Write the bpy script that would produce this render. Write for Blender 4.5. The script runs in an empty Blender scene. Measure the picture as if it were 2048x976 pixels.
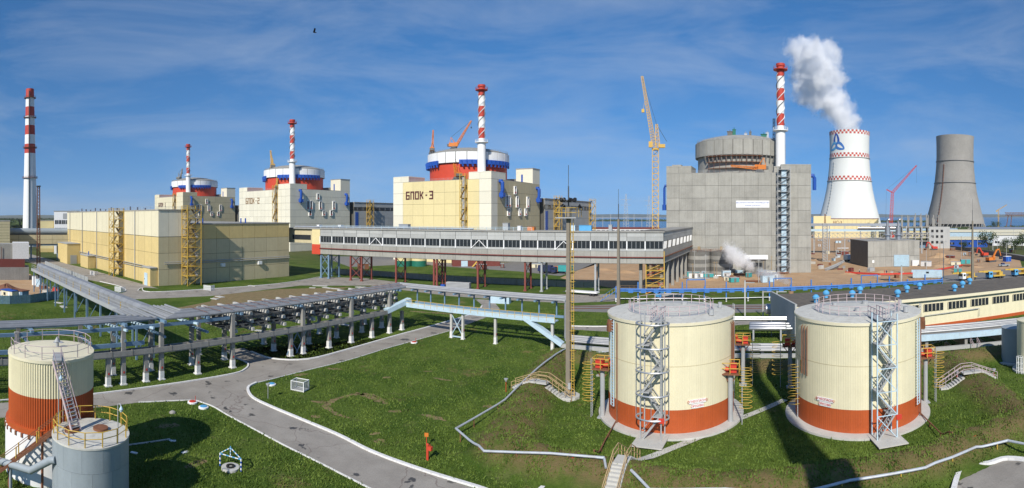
import bpy, bmesh, math, random
import numpy as np
from mathutils import Vector, Matrix
random.seed(7)
R = math.radians
SC = bpy.context.scene
COL = SC.collection

# ------------------------------------------------------------------ camera
F, CX, HY, H = 1075.0, 1024.0, 432.0, 23.2          # cylindrical panorama: focal, centre, horizon, eye height
cam = bpy.data.cameras.new('camera')
cam.type = 'PANO'; cam.panorama_type = 'CENTRAL_CYLINDRICAL'
cam.central_cylindrical_range_u_min = -1024 / F
cam.central_cylindrical_range_u_max = 1024 / F
cam.central_cylindrical_range_v_min = -(976 - HY) / F
cam.central_cylindrical_range_v_max = HY / F
cam.central_cylindrical_radius = 1.0
cam.clip_start = 0.5; cam.clip_end = 90000
co = bpy.data.objects.new('camera', cam); COL.objects.link(co)
co.location = (0, 0, H); co.rotation_euler = (R(90), 0, 0)
SC.camera = co

# ------------------------------------------------------------------ sky, sun, exposure
SUN_AZ, SUN_EL = 194.5, 36.0                           # clockwise from +Y
w = bpy.data.worlds.new('World'); SC.world = w; w.use_nodes = True
nt = w.node_tree; N = nt.nodes; L = nt.links
for n in list(N): N.remove(n)
wo = N.new('ShaderNodeOutputWorld'); bg = N.new('ShaderNodeBackground')
sk = N.new('ShaderNodeTexSky'); sk.sky_type = 'NISHITA'; sk.sun_disc = False
sk.sun_elevation = R(SUN_EL); sk.sun_rotation = R(SUN_AZ)
sk.altitude = 100; sk.air_density = 1.0; sk.dust_density = 0.15; sk.ozone_density = 1.6
tc = N.new('ShaderNodeTexCoord')
mp = N.new('ShaderNodeMapping'); mp.inputs['Scale'].default_value = (1.0, 1.0, 4.2); mp.inputs['Rotation'].default_value = (R(9), R(-14), 0)
n1 = N.new('ShaderNodeTexNoise'); n1.inputs['Scale'].default_value = 2.3; n1.inputs['Detail'].default_value = 9; n1.inputs['Roughness'].default_value = .62; n1.inputs['Distortion'].default_value = .5
r1 = N.new('ShaderNodeMapRange'); r1.inputs['From Min'].default_value = .43; r1.inputs['From Max'].default_value = .78; r1.inputs['To Max'].default_value = .36
mx = N.new('ShaderNodeMix'); mx.data_type = 'RGBA'; mx.inputs['B'].default_value = (6.2, 6.8, 7.6, 1)
hs = N.new('ShaderNodeHueSaturation'); hs.inputs['Saturation'].default_value = 1.18; hs.inputs['Value'].default_value = 1.0
L.new(tc.outputs['Generated'], mp.inputs['Vector']); L.new(mp.outputs[0], n1.inputs['Vector'])
L.new(n1.outputs['Fac'], r1.inputs['Value']); L.new(r1.outputs[0], mx.inputs['Factor'])
gd = N.new('ShaderNodeMix'); gd.data_type = 'RGBA'; gd.blend_type = 'MULTIPLY'; gd.inputs['Factor'].default_value = 1; gd.inputs['B'].default_value = (.80, 1.0, 1.22, 1)
# look a little higher into the dome so the horizon stays blue, as in the clear air of the photograph
sx_ = N.new('ShaderNodeSeparateXYZ'); cb_ = N.new('ShaderNodeCombineXYZ'); zz_ = N.new('ShaderNodeMath'); zz_.operation = 'MULTIPLY_ADD'; zz_.inputs[1].default_value = .75; zz_.inputs[2].default_value = .15
L.new(tc.outputs['Generated'], sx_.inputs[0]); L.new(sx_.outputs['X'], cb_.inputs['X']); L.new(sx_.outputs['Y'], cb_.inputs['Y']); L.new(sx_.outputs['Z'], zz_.inputs[0]); L.new(zz_.outputs[0], cb_.inputs['Z'])
nv_ = N.new('ShaderNodeVectorMath'); nv_.operation = 'NORMALIZE'; L.new(cb_.outputs[0], nv_.inputs[0]); L.new(nv_.outputs[0], sk.inputs['Vector'])
L.new(sk.outputs[0], gd.inputs['A']); L.new(gd.outputs['Result'], hs.inputs['Color']); L.new(hs.outputs[0], mx.inputs['A'])
L.new(mx.outputs['Result'], bg.inputs['Color']); bg.inputs['Strength'].default_value = 0.096
L.new(bg.outputs[0], wo.inputs['Surface'])
sl = bpy.data.lights.new('sun', 'SUN'); sl.energy = 5.0; sl.angle = R(.55); sl.color = (1, .945, .86)
so = bpy.data.objects.new('sun', sl); COL.objects.link(so)
sd = Vector((math.sin(R(SUN_AZ)) * math.cos(R(SUN_EL)), math.cos(R(SUN_AZ)) * math.cos(R(SUN_EL)), math.sin(R(SUN_EL))))
so.rotation_euler = (-sd).to_track_quat('-Z', 'Y').to_euler(); so.location = (0, -60, 120)
SC.view_settings.view_transform = 'Standard'; SC.view_settings.look = 'None'
SC.view_settings.exposure = 0.0; SC.view_settings.gamma = 1
SC.render.engine = 'CYCLES'
SC.cycles.max_bounces = 28; SC.cycles.diffuse_bounces = 3; SC.cycles.glossy_bounces = 3
SC.cycles.transmission_bounces = 2; SC.cycles.volume_bounces = 28; SC.cycles.transparent_max_bounces = 6
SC.cycles.use_denoising = True
SC.cycles.volume_step_rate = 1.0; SC.cycles.volume_max_steps = 96

# ------------------------------------------------------------------ site frame
A = 0.477; CA, SA = math.cos(A), math.sin(A)
def W(u, p, z=0.0):                                    # site (u along the reactor row, p away) -> world
    return Vector((u * CA + p * SA, -u * SA + p * CA, z))
def S(x, y, z=0.0):                                    # photo pixel of a point at height z -> site (u, p)
    d = (H - z) * F / (y - HY); t = (x - CX) / F
    X, Y = d * math.sin(t), d * math.cos(t)
    return X * CA - Y * SA, X * SA + Y * CA
def SD(x, d):                                          # pixel column and distance -> site
    t = (x - CX) / F; X, Y = d * math.sin(t), d * math.cos(t)
    return X * CA - Y * SA, X * SA + Y * CA
def ZY(y, d): return H - (y - HY) / F * d              # pixel row at distance -> height

# ------------------------------------------------------------------ materials
MATS = {}
def srgb(r, g, b):
    f = lambda c: (c / 255 / 12.92) if c / 255 <= .04045 else ((c / 255 + .055) / 1.055) ** 2.4
    return (f(r), f(g), f(b), 1)
def mat(name, col, rough=.75, metal=0.0, var=.18, scale=.6, streak=0.0, rnd=0.0, bump=0.0, bscale=6.0, spec=.35, dirt=None, corr=0):
    """painted / raw surface: two noises on world position, optional vertical streaks and a random tone per object"""
    if name in MATS: return MATS[name]
    m = bpy.data.materials.new(name); m.use_nodes = True
    t = m.node_tree; n = t.nodes; l = t.links; b = n['Principled BSDF']
    b.inputs['Roughness'].default_value = rough; b.inputs['Metallic'].default_value = metal
    b.inputs['Specular IOR Level'].default_value = spec
    g = n.new('ShaderNodeNewGeometry')
    def noise(sc, det, vec=None):
        q = n.new('ShaderNodeTexNoise'); q.inputs['Scale'].default_value = sc; q.inputs['Detail'].default_value = det
        q.inputs['Roughness'].default_value = .62
        l.new(vec or g.outputs['Position'], q.inputs['Vector']); return q.outputs['Fac']
    def math_(op, a, b_):
        q = n.new('ShaderNodeMath'); q.operation = op
        for i, v in enumerate((a, b_)):
            if isinstance(v, (int, float)): q.inputs[i].default_value = v
            else: l.new(v, q.inputs[i])
        return q.outputs[0]
    f1 = math_('MULTIPLY', math_('SUBTRACT', noise(scale, 5), .5), var * 2.4)
    f2 = math_('MULTIPLY', math_('SUBTRACT', noise(scale * 9, 3), .5), var * 1.3)
    tot = math_('ADD', math_('ADD', f1, f2), 1.0)
    if streak:
        k = n.new('ShaderNodeMapping'); k.inputs['Scale'].default_value = (1.6, 1.6, .06)
        l.new(g.outputs['Position'], k.inputs['Vector'])
        s = noise(1.0, 4, k.outputs[0]); tot = math_('ADD', tot, math_('MULTIPLY', math_('SUBTRACT', s, .52), streak * 2))
    if rnd:
        oi = n.new('ShaderNodeObjectInfo')
        tot = math_('ADD', tot, math_('MULTIPLY', math_('SUBTRACT', oi.outputs['Random'], .5), rnd * 2))
    v = n.new('ShaderNodeVectorMath'); v.operation = 'SCALE'
    v.inputs[0].default_value = col[:3]; l.new(tot, v.inputs['Scale'])
    out = v.outputs[0]
    if dirt:
        mxx = n.new('ShaderNodeMix'); mxx.data_type = 'RGBA'; mxx.inputs['B'].default_value = tuple(dirt[:3]) + (1,)
        rr = n.new('ShaderNodeMapRange'); rr.inputs['From Min'].default_value = .5; rr.inputs['From Max'].default_value = .72
        rr.inputs['To Max'].default_value = dirt[3] if len(dirt) > 3 else .6
        l.new(noise(scale * 2.3, 6), rr.inputs['Value']); l.new(rr.outputs[0], mxx.inputs['Factor']); l.new(out, mxx.inputs['A'])
        out = mxx.outputs['Result']
    l.new(out, b.inputs['Base Color'])
    if bump:
        bm_ = n.new('ShaderNodeBump'); bm_.inputs['Strength'].default_value = bump; bm_.inputs['Distance'].default_value = .08
        l.new(noise(bscale, 4), bm_.inputs['Height']); l.new(bm_.outputs[0], b.inputs['Normal'])
    MATS[name] = m; return m

M = {}
def mk(k, *a, **kw): M[k] = mat(k, *a, **kw)
mk('cream', (.71, .65, .46), var=.07, streak=.05, rough=.6, rnd=.04)
mk('creamwhite', (.74, .70, .56), var=.06, streak=.04, rough=.65, rnd=.05)
mk('yellow', (.72, .61, .32), var=.07, streak=.05, rough=.65, rnd=.035)
mk('ochre', (.62, .48, .21), var=.10, streak=.08, rough=.7, rnd=.05)
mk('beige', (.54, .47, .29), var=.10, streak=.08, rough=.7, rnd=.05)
mk('concrete', (.34, .33, .29), var=.22, streak=.22, rough=.9, rnd=.075, scale=.25, bump=.2)
mk('concrete2', (.30, .29, .26), var=.25, streak=.18, rough=.9, rnd=.08, scale=.3)
mk('concrete_dark', (.16, .155, .14), var=.25, streak=.12, rough=.9, scale=.3)
mk('panelgrey', (.40, .405, .385), var=.14, streak=.10, rough=.8, rnd=.12, scale=.3)
mk('joint', (.10, .095, .08), var=.1, rough=.95)
mk('white', (.80, .80, .78), var=.05, streak=.04, rough=.55)
mk('whitewash', (.74, .73, .70), var=.14, rough=.85, scale=2.0, dirt=(.3, .28, .24, .5))
mk('red', (.48, .055, .035), var=.08, streak=.06, rough=.55)
mk('drumred', (.56, .065, .030), var=.10, streak=.10, rough=.6)
mk('maroon', (.17, .045, .035), var=.2, rough=.7)
mk('letter', (.10, .025, .030), var=.1, rough=.6)
mk('rust', (.20, .085, .045), var=.4, rough=.85, scale=1.5)
mk('orange', (.62, .19, .03), var=.12, rough=.5)
mk('tankorange', (.43, .088, .022), var=.16, streak=.13, rough=.55)
mk('tankcream', (.72, .66, .45), var=.09, streak=.12, rough=.5)
mk('roofpaint', (.56, .55, .49), var=.16, rough=.8, scale=.8, dirt=(.30, .27, .22, .5))
mk('tan', (.46, .33, .17), var=.2, rough=.6)
mk('yellowsteel', (.58, .38, .07), var=.15, rough=.55)
mk('craneyellow', (.60, .37, .08), var=.15, rough=.6)
mk('greysteel', (.36, .37, .37), var=.15, rough=.55)
mk('galv', (.44, .46, .48), metal=.55, var=.15, rough=.42, streak=.0, scale=1.2)
mk('silver', (.46, .47, .48), metal=.8, var=.2, rough=.42, scale=1.0)
mk('pipecover', (.33, .335, .335), metal=.35, var=.22, rough=.5, scale=.9, rnd=.08)
mk('darksteel', (.07, .075, .08), var=.2, rough=.6)
mk('bluesteel', (.16, .26, .36), var=.18, rough=.6)
mk('lightblue', (.46, .60, .68), var=.14, rough=.6, dirt=(.35, .30, .24, .3))
mk('blue', (.02, .085, .38), var=.12, rough=.45)
mk('rackblue', (.05, .18, .48), var=.15, rough=.5)
mk('skyblue', (.10, .36, .62), var=.12, rough=.5)
mk('teal', (.05, .32, .32), var=.12, rough=.5)
mk('green', (.02, .16, .11), var=.1, rough=.5)
mk('pink', (.50, .40, .40), var=.15, rough=.6)
mk('redpaint', (.55, .05, .03), var=.12, rough=.5)
mk('black', (.012, .012, .013), var=.1, rough=.5)
mk('tyre', (.02, .02, .02), var=.2, rough=.9)
mk('glass', (.025, .03, .035), var=.1, rough=.12, spec=.6)
mk('greypaint', (.30, .34, .36), var=.12, rough=.45, streak=.10)
mk('roof', (.12, .105, .085), var=.3, rough=.95, scale=.35, dirt=(.22, .18, .13, .7))
mk('hallgrey', (.40, .41, .40), var=.10, streak=.08, rough=.6, rnd=.05)
mk('coolwhite', (.74, .75, .70), var=.05, streak=.05, rough=.8, scale=.05)
mk('coolgrey', (.30, .285, .255), var=.22, streak=.20, rough=.9, scale=.05)
mk('asphalt', (.20, .19, .175), var=.22, rough=.95, scale=.25, bump=.15)
mk('soil', (.43, .275, .15), var=.32, rough=1., scale=.12, bump=.6, bscale=1.2, dirt=(.46, .34, .21, .8))
mk('bareground', (.215, .155, .075), var=.35, rough=1., scale=.7, bump=.5, bscale=3., dirt=(.085, .12, .03, .9))
mk('wood', (.32, .24, .14), var=.3, rough=.9)
mk('bark', (.09, .065, .045), var=.3, rough=.95)
mk('skin', (.5, .32, .24), var=.05)
mk('navy', (.02, .03, .09), var=.1)
mk('netgreen', (.13, .22, .24), var=.4, rough=.8, scale=1.2, dirt=(.22, .35, .48, .8))
mk('slab', (.50, .49, .45), var=.18, rough=.9, scale=.8)
mk('brass', (.30, .19, .10), var=.2, rough=.6)

def leafmat(name, c1, c2):
    m = bpy.data.materials.new(name); m.use_nodes = True; t = m.node_tree; n = t.nodes; l = t.links
    b = n['Principled BSDF']; b.inputs['Roughness'].default_value = .7; b.inputs['Specular IOR Level'].default_value = .2
    g = n.new('ShaderNodeNewGeometry'); q = n.new('ShaderNodeTexNoise'); q.inputs['Scale'].default_value = .45; q.inputs['Detail'].default_value = 4
    x = n.new('ShaderNodeMix'); x.data_type = 'RGBA'; x.inputs['A'].default_value = c1; x.inputs['B'].default_value = c2
    rr = n.new('ShaderNodeMapRange'); rr.inputs['From Min'].default_value = .35; rr.inputs['From Max'].default_value = .65
    ad = n.new('ShaderNodeMath'); ad.operation = 'ADD'; ad.use_clamp = True
    ra = n.new('ShaderNodeMath'); ra.operation = 'MULTIPLY'; ra.inputs[1].default_value = .35
    l.new(g.outputs['Position'], q.inputs['Vector']); l.new(q.outputs['Fac'], rr.inputs['Value'])
    l.new(g.outputs['Random Per Island'], ra.inputs[0]); l.new(ra.outputs[0], ad.inputs[0]); l.new(rr.outputs[0], ad.inputs[1])
    l.new(ad.outputs[0], x.inputs['Factor']); l.new(x.outputs['Result'], b.inputs['Base Color'])
    M[name] = m; return m
leafmat('leaf', (.020, .042, .012, 1), (.055, .085, .022, 1))
leafmat('grassblade', (.052, .096, .012, 1), (.125, .180, .030, 1))

def ground_mat():
    m = bpy.data.materials.new('lawn'); m.use_nodes = True; t = m.node_tree; n = t.nodes; l = t.links
    b = n['Principled BSDF']; b.inputs['Roughness'].default_value = .95; b.inputs['Specular IOR Level'].default_value = .1
    g = n.new('ShaderNodeNewGeometry'); P = g.outputs['Position']
    def noise(sc, det, rough=.6):
        q = n.new('ShaderNodeTexNoise'); q.inputs['Scale'].default_value = sc; q.inputs['Detail'].default_value = det; q.inputs['Roughness'].default_value = rough
        l.new(P, q.inputs['Vector']); return q.outputs['Fac']
    def rng(v, a, b_, lo=0., hi=1.):
        q = n.new('ShaderNodeMapRange'); q.inputs['From Min'].default_value = a; q.inputs['From Max'].default_value = b_
        q.inputs['To Min'].default_value = lo; q.inputs['To Max'].default_value = hi; l.new(v, q.inputs['Value']); return q.outputs[0]
    def mix(fac, a, b_):
        q = n.new('ShaderNodeMix'); q.data_type = 'RGBA'; l.new(fac, q.inputs['Factor'])
        for k, v in (('A', a), ('B', b_)):
            if isinstance(v, tuple): q.inputs[k].default_value = v
            else: l.new(v, q.inputs[k])
        return q.outputs['Result']
    c = mix(rng(noise(.11, 5, .65), .38, .62), (.055, .102, .013, 1), (.125, .178, .030, 1))
    c = mix(rng(noise(2.2, 6, .75), .36, .70, 0, .7), c, (.036, .066, .010, 1))
    c = mix(rng(noise(.33, 6, .7), .55, .72, 0, .75), c, (.145, .145, .055, 1))
    c = mix(rng(noise(.085, 7, .72), .60, .70, 0, .85), c, (.26, .165, .085, 1))
    sx = n.new('ShaderNodeSeparateXYZ'); l.new(P, sx.inputs[0])
    # dry soil and thin grass on the dike slopes
    hm = n.new('ShaderNodeMath'); hm.operation = 'MULTIPLY'
    l.new(rng(sx.outputs['Z'], .25, 1.1), hm.inputs[0]); l.new(rng(noise(.5, 7, .7), .30, .52), hm.inputs[1])
    c = mix(hm.outputs[0], c, (.165, .125, .055, 1))
    # open steppe far outside the plant
    ln = n.new('ShaderNodeVectorMath'); ln.operation = 'LENGTH'; l.new(P, ln.inputs[0])
    c = mix(rng(ln.outputs['Value'], 230, 420), c, mix(rng(noise(.012, 5), .4, .6), (.050, .062, .022, 1), (.115, .10, .05, 1)))
    l.new(c, b.inputs['Base Color'])
    bu = n.new('ShaderNodeBump'); bu.inputs['Strength'].default_value = .9; bu.inputs['Distance'].default_value = .15
    l.new(noise(5.5, 5, .7), bu.inputs['Height']); l.new(bu.outputs[0], b.inputs['Normal'])
    M['lawn'] = m
ground_mat()

def road_mat():
    m = bpy.data.materials.new('road'); m.use_nodes = True; t = m.node_tree; n = t.nodes; l = t.links
    b = n['Principled BSDF']; b.inputs['Specular IOR Level'].default_value = .3
    g = n.new('ShaderNodeNewGeometry'); P = g.outputs['Position']
    def noise(sc, det, rough=.6):
        q = n.new('ShaderNodeTexNoise'); q.inputs['Scale'].default_value = sc; q.inputs['Detail'].default_value = det; q.inputs['Roughness'].default_value = rough
        l.new(P, q.inputs['Vector']); return q.outputs['Fac']
    def rng(v, a, b_, lo=0., hi=1.):
        q = n.new('ShaderNodeMapRange'); q.inputs['From Min'].default_value = a; q.inputs['From Max'].default_value = b_
        q.inputs['To Min'].default_value = lo; q.inputs['To Max'].default_value = hi; l.new(v, q.inputs['Value']); return q.outputs[0]
    def mix(fac, a, b_):
        q = n.new('ShaderNodeMix'); q.data_type = 'RGBA'; l.new(fac, q.inputs['Factor'])
        for k, v in (('A', a), ('B', b_)):
            if isinstance(v, tuple): q.inputs[k].default_value = v
            else: l.new(v, q.inputs[k])
        return q.outputs['Result']
    c = mix(rng(noise(.22, 6, .65), .35, .65), (.265, .24, .205, 1), (.36, .33, .285, 1))
    c = mix(rng(noise(7, 4), .4, .7, 0, .35), c, (.16, .15, .135, 1))
    vo = n.new('ShaderNodeTexVoronoi'); vo.feature = 'DISTANCE_TO_EDGE'; vo.inputs['Scale'].default_value = .11
    wv = n.new('ShaderNodeVectorMath'); wv.operation = 'ADD'
    qn = n.new('ShaderNodeTexNoise'); qn.inputs['Scale'].default_value = .8; l.new(P, qn.inputs['Vector'])
    l.new(P, wv.inputs[0]); l.new(qn.outputs['Color'], wv.inputs[1]); l.new(wv.outputs[0], vo.inputs['Vector'])
    c = mix(rng(vo.outputs['Distance'],   .002, .006, .5, 0), c, (.12, .08, .07, 1))
    wet = rng(noise(.42, 4, .55), .625, .655)
    c = mix(wet, c, (.075, .07, .062, 1))
    l.new(c, b.inputs['Base Color']); l.new(rng(wet, 0, 1, .92, .45), b.inputs['Roughness'])
    M['road'] = m
road_mat()

def water_mat():
    m = bpy.data.materials.new('lake_water'); m.use_nodes = True; t = m.node_tree; n = t.nodes; l = t.links
    b = n['Principled BSDF']; b.inputs['Base Color'].default_value = (.02, .075, .15, 1); b.inputs['Roughness'].default_value = .22
    g = n.new('ShaderNodeNewGeometry'); q = n.new('ShaderNodeTexNoise'); q.inputs['Scale'].default_value = .12; q.inputs['Detail'].default_value = 4
    l.new(g.outputs['Position'], q.inputs['Vector'])
    bu = n.new('ShaderNodeBump'); bu.inputs['Strength'].default_value = .35; bu.inputs['Distance'].default_value = 1.0
    l.new(q.outputs['Fac'], bu.inputs['Height']); l.new(bu.outputs[0], b.inputs['Normal']); M['water'] = m
water_mat()

# ------------------------------------------------------------------ mesh builder
class MB:
    def __init__(s): s.v = []; s.f = []
    def add(s, vs, fs):
        o = len(s.v); s.v += [tuple(v) for v in vs]; s.f += [tuple(i + o for i in f) for f in fs]; return s
    def box(s, x0, x1, y0, y1, z0, z1):
        return s.add([(x0, y0, z0), (x1, y0, z0), (x1, y1, z0), (x0, y1, z0), (x0, y0, z1), (x1, y0, z1), (x1, y1, z1), (x0, y1, z1)],
                     [(3, 2, 1, 0), (4, 5, 6, 7), (0, 1, 5, 4), (1, 2, 6, 5), (2, 3, 7, 6), (3, 0, 4, 7)])
    def bar(s, a, b, w, h=None):
        a, b = Vector(a), Vector(b); h = h or w; d = b - a
        if d.length < 1e-6: return s
        d.normalize(); up = Vector((0, 0, 1)) if abs(d.z) < .95 else Vector((0, 1, 0))
        x = d.cross(up).normalized(); y = x.cross(d).normalized()
        c = [(-1, -1), (1, -1), (1, 1), (-1, 1)]
        vs = [a + x * i * w / 2 + y * j * h / 2 for i, j in c] + [b + x * i * w / 2 + y * j * h / 2 for i, j in c]
        return s.add(vs, [(0, 1, 2, 3), (7, 6, 5, 4), (0, 4, 5, 1), (1, 5, 6, 2), (2, 6, 7, 3), (3, 7, 4, 0)])
    def lathe(s, prof, n=24, c=(0, 0), a0=0, a1=2 * math.pi, cap=True):
        full = abs(a1 - a0 - 2 * math.pi) < 1e-6; k = n if full else n + 1
        vs = []
        for r, z in prof:
            for i in range(k):
                t = a0 + (a1 - a0) * i / n; vs.append((c[0] + r * math.cos(t), c[1] + r * math.sin(t), z))
        fs = []
        for j in range(len(prof) - 1):
            for i in range(n if full else n):
                i2 = (i + 1) % k
                fs.append((j * k + i, j * k + i2, (j + 1) * k + i2, (j + 1) * k + i))
        if cap and full:
            if prof[0][0] > 1e-4: fs.append(tuple(range(k - 1, -1, -1)))
            if prof[-1][0] > 1e-4: fs.append(tuple((len(prof) - 1) * k + i for i in range(k)))
        return s.add(vs, fs)
    def cyl(s, c, r, z0, z1, n=16, r1=None): return s.lathe([(r, z0), (r if r1 is None else r1, z1)], n, c)
    def ringwall(s, c, r0, r1, z0, z1, a0=0, a1=2 * math.pi, n=32):
        s.lathe([(r0, z0), (r1, z0), (r1, z1), (r0, z1), (r0, z0)], n, c, a0, a1, cap=False)
        if abs(a1 - a0 - 2 * math.pi) > 1e-6:
            for t in (a0, a1):
                q = [(c[0] + r * math.cos(t), c[1] + r * math.sin(t), z) for r, z in ((r0, z0), (r1, z0), (r1, z1), (r0, z1))]
                s.add(q, [(0, 1, 2, 3) if t == a0 else (3, 2, 1, 0)])
        return s
    def tube(s, pts, r, n=8, closed=False):
        pts = [Vector(p) for p in pts]; k = len(pts); vs = []
        for i, p in enumerate(pts):
            a = pts[(i - 1) % k] if (closed or i > 0) else p; b = pts[(i + 1) % k] if (closed or i < k - 1) else p
            d = (b - a).normalized(); up = Vector((0, 0, 1)) if abs(d.z) < .9 else Vector((0.3, 1, 0)).normalized()
            x = d.cross(up).normalized(); y = x.cross(d).normalized()
            q = 1.0
            if 0 < i < k - 1 or closed:
                e = (b - p).normalized().dot((p - a).normalized()); q = 1 / max(.6, math.sqrt(max(0.05, (1 + e) / 2)))
            for j in range(n):
                t = 2 * math.pi * j / n; vs.append(p + (x * math.cos(t) + y * math.sin(t)) * r * q)
        fs = []
        for i in range(k if closed else k - 1):
            i2 = (i + 1) % k
            for j in range(n): fs.append((i * n + j, i * n + (j + 1) % n, i2 * n + (j + 1) % n, i2 * n + j))
        if not closed: fs += [tuple(range(n - 1, -1, -1)), tuple((k - 1) * n + j for j in range(n))]
        return s.add(vs, fs)
    def prism(s, poly, z0, z1):                        # poly: list of (x, y), ccw
        n = len(poly)
        return s.add([(x, y, z0) for x, y in poly] + [(x, y, z1) for x, y in poly],
                     [tuple(range(n - 1, -1, -1)), tuple(range(n, 2 * n))] + [(i, (i + 1) % n, n + (i + 1) % n, n + i) for i in range(n)])
    def prismx(s, poly, x0, x1):                       # poly: list of (y, z)
        n = len(poly)
        return s.add([(x0, y, z) for y, z in poly] + [(x1, y, z) for y, z in poly],
                     [tuple(range(n - 1, -1, -1)), tuple(range(n, 2 * n))] + [(i, (i + 1) % n, n + (i + 1) % n, n + i) for i in range(n)])
    def mesh(s, name, smooth=True):
        me = bpy.data.meshes.new(name); me.from_pydata(s.v, [], s.f)
        b = bmesh.new(); b.from_mesh(me); bmesh.ops.recalc_face_normals(b, faces=b.faces); b.to_mesh(me); b.free()
        if smooth:
            me.shade_smooth(); me.set_sharp_from_angle(angle=R(32))
        return me
    def build(s, name, m, parent=None, loc=(0, 0, 0), rot=0, smooth=True):
        me = s.mesh(name, smooth); me.materials.append(M[m] if isinstance(m, str) else m)
        return obj(name, me, parent, loc, rot)

def obj(name, me, parent=None, loc=(0, 0, 0), rot=0):
    o = bpy.data.objects.new(name, me); COL.objects.link(o); o.parent = parent
    o.location = loc; o.rotation_euler = (0, 0, rot); return o
def tag(o, label, cat, group=None):
    o['label'] = label; o['category'] = cat
    if group: o['group'] = group
    return o
def thing(name, label, cat, u, p, z=0, rot=0, group=None):       # Empty at a thing's base, turned to the site grid
    o = bpy.data.objects.new(name, None); COL.objects.link(o); o.empty_display_size = .5
    o.location = W(u, p, z); o.rotation_euler = (0, 0, -A + rot); return tag(o, label, cat, group)
def copy_thing(o, u, p, z=0, rot=None, label=None, group=None):
    c = o.copy(); COL.objects.link(c); c.location = W(u, p, z)
    if rot is not None: c.rotation_euler = (0, 0, -A + rot)
    if label: c['label'] = label
    if group: c['group'] = group
    kids = [k for k in bpy.data.objects if k.parent == o]
    for k in kids:
        k2 = k.copy(); COL.objects.link(k2); k2.parent = c
        for g in [g for g in bpy.data.objects if g.parent == k]:
            g2 = g.copy(); COL.objects.link(g2); g2.parent = k2
    return c
def struct(o, kind='structure'): o['kind'] = kind; return o
def lattice(mb, a, b, w0, w1, seg, r, up=None):
    """four-legged lattice between two points"""
    a, b = Vector(a), Vector(b); d = (b - a).normalized()
    ref = Vector((0, 0, 1)) if abs(d.z) < .8 else Vector((1, 0, 0))
    x = d.cross(ref).normalized(); y = x.cross(d).normalized(); cs = [(-1, -1), (1, -1), (1, 1), (-1, 1)]
    P = []
    for i in range(seg + 1):
        t = i / seg; c = a.lerp(b, t); ww = (w0 + (w1 - w0) * t) / 2
        P.append([c + x * s_ * ww + y * q * ww for s_, q in cs])
    for k in range(4): mb.bar(P[0][k], P[-1][k], r * 1.5)
    for i in range(seg):
        for k in range(4):
            k2 = (k + 1) % 4
            mb.bar(P[i][k], P[i + 1][k2] if i % 2 else P[i + 1][k2], r)
            mb.bar(P[i + 1][k], P[i + 1][k2], r)
    return mb
def text_mesh(body, size, depth, name='lettering'):
    cu = bpy.data.curves.new(name, 'FONT'); cu.body = body; cu.size = size; cu.extrude = depth; cu.align_x = 'CENTER'; cu.align_y = 'CENTER'; cu.resolution_u = 2
    o = bpy.data.objects.new(name, cu); COL.objects.link(o); bpy.context.view_layer.update()
    me = bpy.data.meshes.new_from_object(o.evaluated_get(bpy.context.evaluated_depsgraph_get()))
    bpy.data.objects.remove(o); bpy.data.curves.remove(cu); me.name = name; return me
NOGRASS = []
def px_poly(name, pts, m, z, kind='structure', h=0):
    """flat sheet on the ground whose corners are photo pixels"""
    P = [W(*S(x, y)) for x, y in pts]
    if m != 'soil': NOGRASS.append([(q.x, q.y) for q in P])
    return ground_sheet(name, [(q.x, q.y) for q in P], m, z, kind)
def ground_sheet(name, P, m, z, kind='structure'):
    bm = bmesh.new(); f = bm.faces.new([bm.verts.new((x, y, z)) for x, y in P]); bmesh.ops.triangulate(bm, faces=[f])
    me = bpy.data.meshes.new(name); bmesh.ops.recalc_face_normals(bm, faces=bm.faces)
    if bm.faces[:][0].normal.z < 0: bmesh.ops.reverse_faces(bm, faces=bm.faces)
    bm.to_mesh(me); bm.free(); me.materials.append(M[m]); return struct(obj(name, me), kind)
def kerb(name, pts, m='whitewash', w=.22, h=.16, z=0):
    P = [W(*S(x, y)) for x, y in pts]
    Q = []                                             # round the corners a little (Catmull-Rom)
    for i in range(len(P) - 1):
        p0, p1, p2, p3 = P[max(i - 1, 0)], P[i], P[i + 1], P[min(i + 2, len(P) - 1)]
        for k in range(4):
            t = k / 4; Q.append(.5 * ((2 * p1) + (p2 - p0) * t + (2 * p0 - 5 * p1 + 4 * p2 - p3) * t * t + (3 * p1 - p0 - 3 * p2 + p3) * t ** 3))
    Q.append(P[-1]); mb = MB()
    vs = []; fs = []
    for i, q in enumerate(Q):
        d = (Q[min(i + 1, len(Q) - 1)] - Q[max(i - 1, 0)]); d.z = 0; d.normalize(); nrm = Vector((-d.y, d.x, 0)) * w / 2
        for s_, zz in ((-1, z), (-1, z + h), (1, z + h), (1, z)): v = q + nrm * s_; vs.append((v.x, v.y, zz))
    for i in range(len(Q) - 1):
        for k in range(4): fs.append((i * 4 + k, i * 4 + (k + 1) % 4, i * 4 + 4 + (k + 1) % 4, i * 4 + 4 + k))
    fs += [(3, 2, 1, 0), tuple(len(Q) * 4 - 4 + k for k in range(4))]
    mb.add(vs, fs); return struct(mb.build(name, m, smooth=False))
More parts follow.
